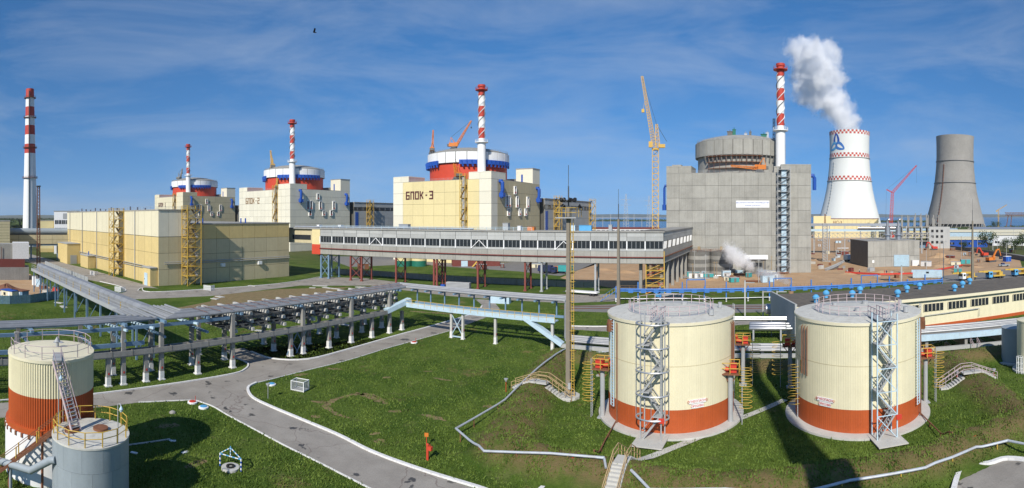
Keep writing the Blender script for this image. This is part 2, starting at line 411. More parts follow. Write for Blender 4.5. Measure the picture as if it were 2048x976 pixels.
# ------------------------------------------------------------------ terrain, water, roads
DIKES = [((-25, 46), (-29, 62)), ((-29, 62), (-33, 80)), ((-25, 46), (-4, 44.4)), ((-4, 44.4), (14, 47.5)), ((14, 47.5), (27.6, 53)),
         ((27.6, 52), (27.9, 80)), ((-33, 80), (27.9, 80)), ((27.9, 80), (75, 83))]
def dike(u, p):
    best = 1e9
    for (a, b), (c, d) in DIKES:
        t = ((u - a) * (c - a) + (p - b) * (d - b)) / ((c - a) ** 2 + (d - b) ** 2); t = min(1, max(0, t))
        best = min(best, math.hypot(u - a - t * (c - a), p - b - t * (d - b)))
    k = min(1, max(0, 1 - (best - .5) / 3.7)); return 1.75 * k * k * (3 - 2 * k) * .5 + 1.75 * k * .5
def lines(fine0, fine1, step, far):
    a = list(np.arange(fine0, fine1 + .01, step)); s = step; lo = [fine0]; hi = [fine1]
    while lo[-1] > -far: s *= 1.28; lo.append(lo[-1] - s)
    s = step
    while hi[-1] < far: s *= 1.28; hi.append(hi[-1] + s)
    return lo[:0:-1] + a + hi[1:]
us, ps = lines(-40, 82, .6, 32000), lines(36, 92, .6, 32000)
vs = []; fs = []
for u in us:
    for p in ps:
        near = -42 < u < 84 and 34 < p < 94
        q = W(u, p, dike(u, p) if near else 0.0)
        if near and q.z > .15: q.z += .10 * math.sin(u * 1.7 + p * .6) * math.sin(p * 1.3 - u * .4)
        vs.append(tuple(q))
n_ = len(ps)
for i in range(len(us) - 1):
    for j in range(n_ - 1): fs.append((i * n_ + j, (i + 1) * n_ + j, (i + 1) * n_ + j + 1, i * n_ + j + 1))
struct(MB().add(vs, fs).build('ground', 'lawn'))

lake = [W(*SD(x, d)) for x, d in ((1085, 1010), (1250, 930), (1420, 960), (1640, 1130), (1830, 1180), (1990, 1120), (2200, 1250), (2500, 2400), (2400, 9000), (2000, 9500), (1600, 9500), (1250, 9500), (1060, 7000), (1040, 3000))]
ground_sheet('lake', [(q.x, q.y) for q in lake], 'water', .35)
def ridge(name, xs, d, hmin, hmax, depth, m):
    mb = MB(); k = len(xs); vs = []
    for i, x in enumerate(xs):
        hh = hmin + (hmax - hmin) * (.5 + .5 * math.sin(i * .55 + 1) * math.cos(i * .23)) * (0 if i in (0, k - 1) else 1)
        for dd, z in ((d, 0), (d + depth * .3, hh * .8), (d + depth * .6, hh), (d + depth, 0)):
            q = W(*SD(x, dd), z); vs.append(tuple(q))
    fs = [(i * 4 + j, i * 4 + 4 + j, i * 4 + 5 + j, i * 4 + 1 + j) for i in range(k - 1) for j in range(3)]
    return struct(mb.add(vs, fs).build(name, m))
mk('shore', (.10, .11, .07), var=.3, scale=.01, rough=1.0)
ridge('far_shore_hills', list(range(1020, 2420, 28)), 9300, 40, 75, 1500, 'shore')
ridge('far_field_hills', list(range(-420, 1000, 28)), 7500, 20, 46, 1500, 'shore')
ridge('island', list(range(1170, 1420, 10)), 2300, 2, 4.5, 120, 'shore')
ridge('spit', list(range(1730, 1960, 10)), 1900, 2, 4, 120, 'shore')

# roads and yards: sheets a few millimetres apart
px_poly('soil_yard', [(1120, 556), (1190, 526), (1300, 498), (1420, 476), (1650, 468), (1905, 494), (2040, 520), (2048, 548), (1900, 560), (1700, 572), (1560, 580), (1235, 578)], 'soil', .004)
px_poly('soil_yard_left', [(-60, 545), (60, 548), (100, 575), (118, 592), (60, 598), (-60, 600)], 'soil', .004)
px_poly('asphalt_yard', [(640, 512), (1130, 512), (1195, 528), (1120, 552), (1040, 543), (830, 528), (700, 534)], 'asphalt', .004)
px_poly('bare_strip', [(430, 590), (560, 578), (700, 574), (640, 590), (520, 604), (330, 620), (420, 603)], 'bareground', .004)
px_poly('apron', [(60, 508), (112, 522), (160, 534), (205, 546), (262, 562), (318, 577), (290, 575), (276, 580), (300, 584), (420, 578), (560, 567), (640, 554), (725, 556), (900, 575), (1060, 588), (1240, 588), (1240, 602), (1130, 606), (900, 592), (740, 571), (600, 571), (420, 592), (250, 599), (212, 592), (252, 584), (238, 572), (160, 556), (90, 534), (40, 520)], 'road', .008)
px_poly('rail_bed', [(1130, 612), (1240, 608), (1600, 606), (1600, 622), (1130, 622)], 'asphalt', .008)
px_poly('service_road', [(1130, 652), (1230, 654), (1480, 640), (1600, 634), (1600, 642), (1480, 650), (1230, 664), (1130, 658)], 'road', .008)
px_poly('far_road', [(1880, 552), (1960, 545), (2060, 532), (2060, 552), (1960, 562), (1880, 566)], 'asphalt', .010)
px_poly('far_street', [(1880, 487), (2060, 512), (2060, 520), (1880, 492)], 'asphalt', .012)
px_poly('road', [(1060, 1030), (975, 985), (826, 935), (741, 903), (672.7, 869), (591.7, 835), (540.6, 813.5), (506.5, 796.5), (496, 781.6), (499, 773), (513, 766), (604.5, 743), (698, 720), (783.5, 694), (898.5, 662), (975, 634), (1000, 618), (985, 600), (950, 598), (964, 610), (949.6, 626), (868.7, 650.8), (783.5, 674), (698, 698.5), (617, 718.5), (545, 717.6), (502, 703.6), (488, 696), (450, 700), (464, 714), (490, 724), (496.6, 730.5), (490, 739), (469, 747.5), (383.6, 762.5), (298, 775), (187.5, 789), (0, 806), (-80, 812), (-80, 850), (0, 836), (187.5, 816), (277, 805), (379, 801), (408.5, 807), (430, 815.6), (455, 830.6), (506.5, 858), (570, 892), (638.6, 926), (736.6, 976), (800, 1030)], 'road', .012)
px_poly('corner_pavement', [(1905, 985), (1925, 940), (1978, 930), (2015, 920), (2080, 926), (2300, 960), (2100, 1060), (1850, 1060)], 'road', .06)
px_poly('lower_pavement', [(1072, 985), (1098, 969), (1130, 968), (1180, 976), (1210, 990), (1100, 1010)], 'road', .008)
kerb('kerb', [(990, 990), (954, 975), (826, 935), (741, 903), (672.7, 869), (591.7, 835), (540.6, 813.5), (506.5, 796.5), (496, 781.6), (499, 773), (513, 766)], w=.34, h=.18)
kerb('kerb', [(187, 789), (298, 775), (383.6, 762.5), (469, 747.5), (490, 739), (496.6, 730.5), (490, 724), (470, 716)], w=.24)
kerb('kerb', [(502, 703.6), (545, 717.6), (617, 718.5), (698, 698.5), (783.5, 674), (868.7, 650.8), (949.6, 626), (964, 612)], w=.34)
kerb('kerb', [(800, 1010), (736.6, 976), (638.6, 926), (570, 892), (506.5, 858), (455, 830.6), (430, 815.6), (408.5, 807), (379, 801), (277, 805)], w=.13, h=.10)
kerb('kerb', [(513, 766), (604.5, 743), (698, 720), (783.5, 694), (898.5, 662)], w=.12, h=.07)
kerb('kerb', [(1905, 990), (1925, 940), (1978, 930), (2015, 920), (2080, 926)], w=.42, h=.26, z=.06)
kerb('kerb', [(1076, 985), (1098, 969), (1130, 968), (1180, 976)], w=.36, h=.2)
kerb('kerb', [(-40, 805), (0, 802), (40, 799)], w=.24)
kerb('kerb', [(276, 581), (284, 576), (300, 584), (420, 578), (560, 567), (640, 554)], w=.22)
kerb('kerb', [(212, 592), (240, 585), (252, 581), (240, 573), (200, 563)], w=.22)
kerb('kerb', [(1130, 652), (1230, 653), (1480, 640), (1600, 634)], w=.3)
for y_ in (613, 617.5):
    q = MB(); P = [W(*S(x, y_), .12) for x in (1120, 1240, 1360, 1480, 1600)]; q.tube(P, .07, 4); struct(q.build('rail', 'rust'))
# concrete cover slabs lying in the grass
for i, (x, y, a_, b_) in enumerate(((440, 594, 3, 1.6), (430, 598, 2.4, 1.4), (640, 572, 5, 1.2), (655, 576, 4, 1.2), (672, 578, 3, 1), (625, 576, 2, 1), (720, 575, 3.4, 1.4), (505, 572, 3, 1.2), (118, 606, 2.6, 1.2), (127, 614, 3, 1.3), (690, 650, 2.6, 1.3), (520, 662, 2, 1), (606, 656, 2.2, 1.2))):
    u, p = S(x, y)
    tag(MB().box(-a_ / 2, a_ / 2, -b_ / 2, b_ / 2, 0, .14).build('cover_slab', 'slab', None, W(u, p), -A + (i % 3) * .3),
        'flat pale concrete cover slab lying in the grass', 'slab', 'concrete slabs in the grass')
# grass blades: far too many to count
def inside(poly, X, Y):
    c = np.zeros(len(X), bool); j = len(poly) - 1
    for i in range(len(poly)):
        (x1, y1), (x2, y2) = poly[i], poly[j]
        c ^= ((y1 > Y) != (y2 > Y)) & (X < (x2 - x1) * (Y - y1) / (y2 - y1 + 1e-9) + x1); j = i
    return c
def blades(n):
    rg = np.random.default_rng(3); th = rg.uniform(-1.02, 1.02, n); d = 40 + 95 * rg.uniform(0, 1, n) ** 1.25
    X, Y = d * np.sin(th), d * np.cos(th); keep = np.ones(n, bool)
    for pl in NOGRASS: keep &= ~inside(pl, X, Y)
    for (u, p, r) in ((-11.5, 62.9, 8.8), (10.6, 63.1, 8.8)): q = W(u, p); keep &= np.hypot(X - q.x, Y - q.y) > r
    cl = np.sin(X * .35 + np.sin(Y * .3) * 2) * np.sin(Y * .4 + np.sin(X * .22) * 2) + .5 * np.sin(X * 1.3 + Y * .9)
    keep &= rg.uniform(-2.2, .9, n) < cl
    P = np.stack([X[keep], Y[keep]], 1)
    k = len(P); ang = rg.uniform(0, math.pi * 2, k); hh = rg.uniform(.06, .20, k) * np.where(rg.uniform(0, 1, k) < .05, 2.2, 1.0); ww = rg.uniform(.05, .11, k)
    U = P[:, 0] * CA - P[:, 1] * SA; V = P[:, 0] * SA + P[:, 1] * CA
    Z = np.array([dike(a, b) if (-42 < a < 84 and 34 < b < 94) else 0 for a, b in zip(U, V)])
    dx, dy = np.cos(ang) * ww, np.sin(ang) * ww; lx, ly = rg.normal(0, .09, k), rg.normal(0, .09, k)
    v = np.empty((k, 3, 3)); v[:, 0] = np.stack([P[:, 0] - dx, P[:, 1] - dy, Z - .03], 1); v[:, 1] = np.stack([P[:, 0] + dx, P[:, 1] + dy, Z - .03], 1)
    v[:, 2] = np.stack([P[:, 0] + lx, P[:, 1] + ly, Z + hh], 1)
    me = bpy.data.meshes.new('grass'); me.vertices.add(k * 3); me.vertices.foreach_set('co', v.ravel())
    me.loops.add(k * 3); me.loops.foreach_set('vertex_index', np.arange(k * 3)); me.polygons.add(k)
    me.polygons.foreach_set('loop_start', np.arange(k) * 3); me.update(); me.validate(); me.materials.append(M['grassblade'])
    o = struct(obj('grass', me), 'stuff'); tag(o, 'short green grass covering the lawns round the road and tanks', 'grass')
# worn loops and bare patches in the lawn
def patch(pts, w, seed):
    rnd = random.Random(seed); P = [W(*S(x, y)) for x, y in pts]; Q = []
    for a, b in zip(P[:-1], P[1:]):
        for k in range(6): Q.append(a.lerp(b, k / 6))
    Q.append(P[-1]); l_, r_ = [], []
    for i, q in enumerate(Q):
        d = (Q[min(i + 1, len(Q) - 1)] - Q[max(i - 1, 0)]).normalized(); n = Vector((-d.y, d.x, 0)); e = w * math.sin(math.pi * min(1, max(.03, i / (len(Q) - 1)))) ** .4
        a = q + n * e * rnd.uniform(.2, .7); b = q - n * e * rnd.uniform(.2, .7); l_.append((a.x, a.y)); r_.append((b.x, b.y))
    ground_sheet('bare_patch', l_ + r_[::-1], 'bareground', .006)
patch([(770, 800), (740, 788), (705, 789), (665, 800), (650, 812), (672, 828), (705, 838)], .9, 1); patch([(843, 829), (870, 835), (893, 842)], .9, 2); patch([(712, 785), (745, 796), (776, 808)], 1.2, 3)
for i_ in range(16): rnd_ = random.Random(90 + i_); x_, y_ = rnd_.uniform(540, 1100), rnd_.uniform(720, 900); patch([(x_, y_), (x_ + rnd_.uniform(12, 40), y_ + rnd_.uniform(-6, 8))], rnd_.uniform(.4, 1.1), i_ + 20)
patch([(310, 856), (340, 850), (360, 851)], 1.2, 4); patch([(820, 622), (900, 628), (960, 620)], 1.6, 5); patch([(370, 935), (395, 925), (415, 922)], 1.0, 6)
blades(420000)
# ------------------------------------------------------------------ shared builders for the plant
def rot_cam(x): return A - (x - CX) / F                # extra turn so that local -y looks back at the camera
def panel_mesh(w, h, t, axis):
    m = MB()
    if axis == 'y': m.box(0, w, -t, 0, 0, h)
    else: m.box(0, t, 0, w, 0, h)
    return m.mesh('panel', False)
def panels(parent, axis, base, length, z0, z1, nc, nr, matf, t=.18, gap=.10, skip=None):
    """grid of facade panels; axis 'y' faces the camera side (-y), axis 'x' faces +x"""
    w, h = length / nc, (z1 - z0) / nr; cache = {}
    for i in range(nc):
        for j in range(nr):
            if skip and skip(i, j): continue
            mm = matf(i, j)
            if mm not in cache:
                me = panel_mesh(w - gap, h - gap, t, axis); me.materials.append(M[mm]); cache[mm] = me
            if axis == 'y': loc = (base[0] + i * w + gap / 2, base[1], z0 + j * h + gap / 2)
            else: loc = (base[0], base[1] + i * w + gap / 2, z0 + j * h + gap / 2)
            obj('panel', cache[mm], parent, loc)
def ring_rail(mb, c, r, z, h=1.1, n=36, w=.06, a0=0, a1=2 * math.pi, rails=(.55, 1.0)):
    full = abs(a1 - a0 - 2 * math.pi) < 1e-6
    pts = [(c[0] + r * math.cos(a0 + (a1 - a0) * i / n), c[1] + r * math.sin(a0 + (a1 - a0) * i / n)) for i in range(n if full else n + 1)]
    for x, y in pts: mb.bar((x, y, z), (x, y, z + h), w)
    for q in rails: mb.tube([(x, y, z + h * q) for x, y in pts], w * .45, 4, closed=full)
    return mb
def line_rail(mb, pts, h=1.1, step=1.6, w=.06, rails=(.5, 1.0)):
    for a, b in zip(pts[:-1], pts[1:]):
        a, b = Vector(a), Vector(b); k = max(1, int(round((b - a).length / step)))
        for i in range(k + 1): q = a.lerp(b, i / k); mb.bar(q, q + Vector((0, 0, h)), w)
        for r_ in rails: mb.bar(a + Vector((0, 0, h * r_)), b + Vector((0, 0, h * r_)), w)
    return mb
LET = {'Б': [[(3, 6), (0, 6), (0, 0), (3, 0), (3, 3), (0, 3)]], 'Л': [[(0, 0), (0, 6), (3, 6), (3, 0)]], 'О': [[(0, 0), (0, 6), (3, 6), (3, 0), (0, 0)]],
       'К': [[(0, 0), (0, 6)], [(0, 3), (1.3, 3)], [(1.3, 3), (3, 6)], [(1.3, 3), (3, 0)]], '·': [[(1.2, 3), (1.8, 3)]], '1': [[(1, 6), (2, 6), (2, 0)], [(1, 0), (3, 0)]],
       '2': [[(0, 6), (3, 6), (3, 3), (0, 3), (0, 0), (3, 0)]], '3': [[(0, 6), (3, 6), (3, 0), (0, 0)], [(.8, 3), (3, 3)]]}
def block_letters(parent, word, x, y, z, h, m):
    s = h / 6; t = s * 1.15
    for ch in word:
        mb = MB()
        for st in LET[ch]:
            for (a, b), (c, d) in zip(st[:-1], st[1:]):
                e = t / 2
                if a != c and b != d: mb.bar((a * s, -.06, b * s), (c * s, -.06, d * s), .12, t); continue
                mb.box(min(a, c) * s - e, max(a, c) * s + e, -.12, 0, min(b, d) * s - e, max(b, d) * s + e)
        mb.build('letter', m, parent, (x, y, z), smooth=False); x += 3 * s + t * 1.75
def stair_tower(name, label, u, p, w, dp, Ht, nlev, steel, tread, rot=0, cat='stair tower', shaft=None, z=0, rails=True, group=None):
    t = thing(name, label, cat, u, p, z, rot, group); lh = Ht / nlev
    for x in (0, w):
        for y in (0, dp): MB().bar((x, y, 0), (x, y, Ht + 1.2), .22).build('post', steel, t)
    fl = [MB(), MB()]
    for k in range(2):
        x0, x1 = (.1, w - .1) if k == 0 else (w - .1, .1)
        yy = dp * (.28 if k == 0 else .72)
        fl[k].bar((x0, yy, 0), (x1, yy, lh), .8, .14)
        for s_ in (-.42, .42): fl[k].bar((x0, yy + s_, .9), (x1, yy + s_, lh + .9), .07)
        fl[k] = fl[k].mesh('flight'); fl[k].materials.append(M[tread])
    la = MB().box(0, w, 0, dp, -.08, .08)
    for q in (.55, 1.1): la.bar((0, -.02, q), (w, -.02, q), .06); la.bar((w, 0, q), (w, dp, q), .06); la.bar((0, 0, q), (0, dp, q), .06)
    la = la.mesh('landing'); la.materials.append(M[steel])
    br = MB().bar((0, 0, 0), (w, 0, lh), .12).bar((w, 0, 0), (w, dp, lh), .12).bar((0, dp, 0), (0, 0, lh), .12); br = br.mesh('brace'); br.materials.append(M[steel])
    for i in range(nlev):
        obj('flight', fl[i % 2], t, (0, 0, i * lh)); obj('landing', la, t, (0, 0, (i + 1) * lh)); obj('brace', br, t, (0, 0, i * lh))
    if shaft: MB().box(w * .3, w * .7, dp * .35, dp * .98, 0, Ht).build('shaft', shaft, t)
    return t
def jib_crane(label, u, p, z, az, el, L_, m, s=1.0, group=None):
    t = thing('jib_crane', label, 'crane', u, p, z, az, group); e = R(el)
    MB().box(-1.9 * s, 1.9 * s, -1.9 * s, -1.5 * s, 0, .5 * s).box(-1.9 * s, 1.9 * s, 1.5 * s, 1.9 * s, 0, .5 * s).box(-1.2 * s, 1.2 * s, -1.6 * s, 1.6 * s, .4 * s, 1.0 * s).build('portal_base', 'darksteel', t)
    MB().cyl((0, 0), 1.7 * s, 1.0 * s, 1.5 * s, 20).build('turntable', 'concrete_dark', t)
    MB().box(-2.6 * s, .8 * s, -1.2 * s, 1.2 * s, 1.5 * s, 3.4 * s).build('machinery_house', m, t)
    MB().box(.8 * s, 2.2 * s, -1.1 * s, .1 * s, 1.5 * s, 3.6 * s).build('cab', m, t)
    MB().box(-3.5 * s, -2.6 * s, -1.3 * s, 1.3 * s, 1.6 * s, 2.8 * s).build('counterweight', 'concrete_dark', t)
    tip = Vector((1.2 * s + L_ * math.cos(e), 0, 2.0 * s + L_ * math.sin(e)))
    lattice(MB(), (1.2 * s, 0, 2.0 * s), tip, 1.1 * s, .5 * s, 9, .16 * s).build('boom', m, t)
    ap = Vector((-1.6 * s, 0, 6.4 * s))
    MB().bar((.4 * s, -.8 * s, 3.4 * s), ap, .22 * s).bar((.4 * s, .8 * s, 3.4 * s), ap, .22 * s).bar((-2.4 * s, 0, 3.4 * s), ap, .22 * s).build('gantry_frame', m, t)
    MB().bar(ap, tip, .10 * s).bar(tip, tip - Vector((0, 0, 3.2 * s)), .08 * s).build('cable', 'black', t)
    MB().box(tip.x - .25 * s, tip.x + .25 * s, -.25 * s, .25 * s, tip.z - 3.9 * s, tip.z - 3.1 * s).build('hook_block', 'black', t)
    return t
def vent_stack(label, u, p, z0, k=1.0):
    t = thing('vent_stack', label, 'chimney', u, p, z0); g = lambda z: z - z0
    MB().cyl((0, 0), 2.1, 0, g(60), 24).build('lower_shaft', 'white', t)
    for a, b, m in ((60, 62, 'white'), (62, 67.2, 'red'), (67.2, 72.7, 'white'), (72.7, 78, 'red'), (78, 83.2, 'white'), (83.2, 88.6, 'red')):
        MB().cyl((0, 0), 1.58, g(a), g(b), 24).build('band', m, t)
    for z, r in ((60, 3.3), (86.2, 3.1)):
        q = MB().ringwall((0, 0), 1.6, r, g(z) - .2, g(z) + .1, n=20); ring_rail(q, (0, 0), r - .1, g(z) + .1, 1.2, 14, .1); q.build('platform', 'white' if z < 70 else 'red', t)
    MB().ringwall((0, 0), 1.5, 1.95, g(87.6), g(88.7), n=20).build('rim', 'red', t)
    for s_ in range(3):
        pts = [(1.78 * math.cos(s_ * 2.094 + i * .31), 1.78 * math.sin(s_ * 2.094 + i * .31), g(62.5) + i * (22 / 40)) for i in range(41)]
        MB().tube(pts, .16, 4).build('strake', 'darksteel' if s_ == 0 else 'white', t)
    q = MB()
    for s_ in (-.25, .25): q.bar((2.0, s_, 2), (1.75, s_, g(86)), .08)
    q.build('ladder', 'greysteel', t); return t

# ------------------------------------------------------------------ reactor buildings
def side_window(parent, y, z, h, w=1.7):
    f = MB().box(12.4, 13.1, y - w / 2 - .35, y - w / 2, z, z + h).box(12.4, 13.1, y + w / 2, y + w / 2 + .35, z, z + h).box(12.4, 13.1, y - w / 2 - .35, y + w / 2 + .35, z + h, z + h + .35).box(12.4, 13.1, y - w / 2 - .35, y + w / 2 + .35, z - .35, z)
    f = f.build('window', 'white', parent)
    MB().box(12.42, 12.75, y - w / 2, y + w / 2, z, z + h).build('pane', 'glass', f)
    MB().box(12.5, 13.0, y - w / 2, y + w / 2, z + .1, z + .9).build('vent_box', 'drumred', f)
def reactor_block(name, label, us_, style):
    P0 = 219.5; t = thing(name, label, 'reactor building', us_, P0); XL, XR, D, ZT = -47.2, 12.5, 55., 40.8
    bare = style == 4
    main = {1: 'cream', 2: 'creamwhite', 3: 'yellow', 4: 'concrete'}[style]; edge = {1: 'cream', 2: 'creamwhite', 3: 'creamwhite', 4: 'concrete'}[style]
    side = {1: 'beige', 2: 'creamwhite', 3: 'beige', 4: 'concrete'}[style]  # cream and yellow blocks: side shade painted in as a darker beige
    core = 'concrete_dark' if bare else 'joint'
    MB().box(XL + .2, XR - .2, .2, D, 0, ZT - .1).build('wall', core, t)
    MB().box(XL + .1, XR - .1, .1, D - .1, ZT - .1, ZT + .25).build('roof', 'concrete2', t)
    MB().box(XL + .2, -36.9, .2, 14, ZT, 43.5).build('corner_tower', core, t); MB().box(XL, -36.7, .1, 14.1, 43.5, 43.9).build('parapet', edge, t)
    MB().box(.2, XR - .2, .2, 14.4, ZT, 44).build('corner_tower', core, t); MB().box(0, XR, .1, 14.6, 44, 44.4).build('parapet', edge, t)
    if not bare:
        tw = MB().box(2.3, XR, 45.8, D + .1, ZT, 49).build('rear_tower', 'creamwhite', t); MB().box(2.1, XR + .2, 45.6, D + .3, 49, 49.4).build('coping', 'concrete2', tw)
        MB().box(5.6, 6.5, 45.5, 45.8, 41.5, 46).build('pipe_box', 'blue', tw)
        MB().box(-4, 2.2, 44, 54, ZT, 43.6).build('roof_house', 'concrete2', t)
    nc, nr = {1: (12, 8), 2: (13, 9), 3: (9, 7), 4: (11, 8)}[style]
    def fm(i, j):
        if style == 3: return 'creamwhite' if i == 0 or i == nc - 1 else 'yellow'
        return main
    panels(t, 'y', (XL, .2), XR - XL, 0, ZT, nc, nr, fm)
    panels(t, 'y', (XL, .2), XL * -1 - 36.7, ZT + .05, 43.5, 2, 1, lambda i, j: edge)
    panels(t, 'y', (0, .2), XR, ZT + .05, 44, 2, 1, lambda i, j: edge)
    ns = {1: 10, 2: 12, 3: 9, 4: 10}[style]
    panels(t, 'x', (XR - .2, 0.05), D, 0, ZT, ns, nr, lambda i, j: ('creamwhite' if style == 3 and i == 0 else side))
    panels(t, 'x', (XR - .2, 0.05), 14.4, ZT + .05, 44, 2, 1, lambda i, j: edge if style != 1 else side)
    MB().box(-2.6, .2, 9.2, 14.4, ZT + .25, 44).box(-2.7, 0, 9.1, 14.6, 44, 44.4).build('stack_plinth', edge, t)
    MB().box(-36.9, -36.7, .3, 14, ZT, 43.5).build('tower_cheek', 'pink' if not bare else 'concrete', t)
    # drum and dome
    c = (-17.9, 28.5)
    if not bare:
        MB().cyl(c, 21.0, ZT, 50.2, 96).build('drum', 'drumred', t)
        bnd = MB().ringwall(c, 20.6, 21.9, 50.2, 55.9, n=96).build('drum_band', 'joint', t)
        for i in range(24):
            MB().ringwall(c, 21.9, 22.15, 50.35, 55.8, i * math.pi / 12 + .008, (i + 1) * math.pi / 12 - .008, 6).build('band_panel', 'white', bnd)
        for a0, a1 in ((R(188), R(258)), (R(290), R(372))):
            h = MB().ringwall(c, 22.1, 23.0, 49.4, 51.6, a0, a1, 24).build('duct_hood', 'blue', t)
            k = int((a1 - a0) / .105)
            for i in range(k):
                a = a0 + (i + .5) * (a1 - a0) / k; q = Vector((c[0], c[1], 0)); d = Vector((math.cos(a), math.sin(a), 0)); e = Vector((-d.y, d.x, 0))
                MB().bar(q + d * 23 + Vector((0, 0, 51.2)), q + d * 22.6 + e * .9 + Vector((0, 0, 48.2)), .8, .5).build('duct', 'blue', h)
    else:
        MB().cyl(c, 19.6, ZT, 50, 96).build('drum', 'concrete', t)
        b_ = MB().ringwall(c, 18.5, 20.6, 49.2, 55.9, n=96).build('drum_band', 'concrete_dark', t)
        for i in range(30):
            MB().ringwall(c, 20.6, 20.8, 49.4, 55.8, i * math.pi / 15 + .008, (i + 1) * math.pi / 15 - .008, 5).build('band_panel', 'concrete', b_)
        for i in range(16):
            a = R(225) + i * R(6.2); MB().bar((c[0] + 20.9 * math.cos(a), c[1] + 20.9 * math.sin(a), 49.6), (c[0] + 20.1 * math.cos(a), c[1] + 20.1 * math.sin(a), 46.6), .5).build('bracket', 'concrete_dark', t)
    MB().lathe([(21.5 if not bare else 20.2, 55.9), (21.5 if not bare else 20.2, 56.3), (18, 57.4), (12, 58.9), (6, 59.7), (0, 60)], 64, c).build('dome', 'concrete2', t)
    ring_rail(MB(), c, 21.4 if not bare else 20.0, 56.2, 1.1, 60, .09).build('railing', 'greysteel', t)
    line_rail(MB(), [(-36.5, .4, ZT + .2), (-.3, .4, ZT + .2)], 1.0, 2.4, .07).build('roof_railing', 'greysteel', t)
    if not bare:
        for y, z, h, w in ((15, 27.9, 5.2, 1.6), (18, 27.9, 5.2, 1.6), (26.5, 27.9, 5.2, 1.7), (39, 27.9, 5.2, 1.7), (17, 23.6, 3.2, 1.6), (29.5, 23.6, 3.2, 1.6), (36.5, 23.6, 3.2, 1.6), (24.2, 34.6, 3.4, 1.6)):
            side_window(t, y, z, h, w)
        for y, zt in ((8, 40), (50.5, 38.5)):
            MB().tube([(12.4, y, zt), (13.8, y, zt), (14.2, y, zt - .6), (14.2, y, zt - 4.5), (13.8, y, zt - 5.2), (13.8, y, zt - 8.2)], .85, 10).box(12.9, 15.2, y - 1.2, y + 1.2, zt - 7.6, zt - 5.6).build('blue_duct', 'blue', t)
    else:
        MB().tube([(XL + .5, 4, 36), (XL - 1.2, 4, 36), (XL - 1.6, 4, 35), (XL - 1.6, 4, 27)], .5, 10).cyl((XL - 1.6, 4), .9, 25.6, 28, 12).build('blue_duct', 'blue', t)
        MB().tube([(XR - .3, 4, 40), (XR + 1.2, 4, 40), (XR + 1.7, 4, 39), (XR + 1.7, 4, 34)], .8, 10).build('blue_duct', 'blue', t)
        MB().box(XL + 1, XL + 5, 8, 12, 43.9, 45.2).build('roof_hatch', 'concrete2', t)
    return t
UB = {1: -432.6, 2: -283.4, 3: -136.9, 4: 5.0}
blk1 = reactor_block('reactor_building', 'cream reactor building marked БЛОК·1 with red drum, beyond the yellow auxiliary hall', UB[1], 1)
blk2 = reactor_block('reactor_building', 'whitish reactor building marked БЛОК·2 with gridded panels and red drum', UB[2], 2)
blk3 = reactor_block('reactor_building', 'pale yellow reactor building marked БЛОК·3 with red drum and white band', UB[3], 3)
blk4 = reactor_block('reactor_building', 'unfinished bare grey concrete reactor building with white slogan banner', UB[4], 4)
block_letters(blk1, 'БЛОК·1', -38.0, .02, 32.2, 3.3, 'letter')
block_letters(blk2, 'БЛОК·2', -38.2, .02, 32.2, 3.5, 'brass')
block_letters(blk3, 'БЛОК·3', -38.2, .02, 32.0, 3.6, 'letter')
for k, b in ((1, 'cream building marked БЛОК·1'), (2, 'whitish building marked БЛОК·2'), (3, 'yellow building marked БЛОК·3'), (4, 'bare concrete reactor building')):
    vent_stack('red and white banded vent stack with spiral strakes on the ' + b, UB[k] + .2, 219.5 + 11.9, 44.4)
NM = {1: 'the cream reactor block', 2: 'the whitish gridded block', 3: 'the pale yellow block'}
for k in (1, 2, 3):
    nm = NM[k]
    stair_tower('stair_tower', 'narrow grey escape stair with yellow landings fronting ' + nm, UB[k] - 3.6, 217.2, 3.0, 2.2, 42.5, 8, 'yellowsteel', 'rust', shaft='greysteel')
stair_tower('stair_tower', 'tall blue-grey steel stair tower on the front of the bare concrete building', UB[4] - 1.2, 216.6, 5.0, 3.0, 42, 14, 'greysteel', 'darksteel', shaft='lightblue')
# slogan banner on the bare building
bn = thing('banner', 'white slogan banner with blue Cyrillic lettering hung on grey concrete panels', 'banner', UB[4] - 18.2, 219.45, 26.6)
MB().box(0, 13.6, -.12, 0, 0, 2.9).build('cloth', 'white', bn)
for s_, zz in (('ВЫСОКАЯ КУЛЬТУРА ПРОИЗВОДСТВА', 2.0), ('НОРМА ДЛЯ ВСЕХ', .85)):
    me = text_mesh(s_, .70, .02); me.transform(Matrix.Rotation(R(90), 4, 'X')); me.materials.append(M['blue']); struct(obj('lettering', me, bn, (6.8, -.15, zz)), 'stuff')
# roof cranes
jib_crane('orange roof jib crane on the left edge of the dome of БЛОК·3', UB[3] - 34.5, 219.5 + 18, 57.0, R(122), 66, 13, 'orange', 1.0)
jib_crane('orange roof jib crane in the middle of the dome of БЛОК·3, boom raised right', UB[3] - 19, 219.5 + 16, 58.2, R(22), 58, 15, 'orange', 1.0)
jib_crane('small orange jib crane on the flat roof in front of the red drum of БЛОК·3', UB[3] - 9.5, 219.5 + 4.5, 41.05, R(140), 56, 15, 'orange', 1.1)
jib_crane('yellow roof jib crane on the dome of БЛОК·2', UB[2] - 33, 219.5 + 20, 57.0, R(150), 55, 16, 'craneyellow', 1.3)
jib_crane('small yellow jib crane on the flat roof in front of the drum of БЛОК·2', UB[2] - 7.5, 219.5 + 4.5, 41.05, R(140), 55, 14, 'craneyellow', 1.0)
jib_crane('grey roof jib crane on the dome of БЛОК·1', UB[1] - 33, 219.5 + 20, 57.0, R(130), 60, 12, 'concrete2', 1.25)
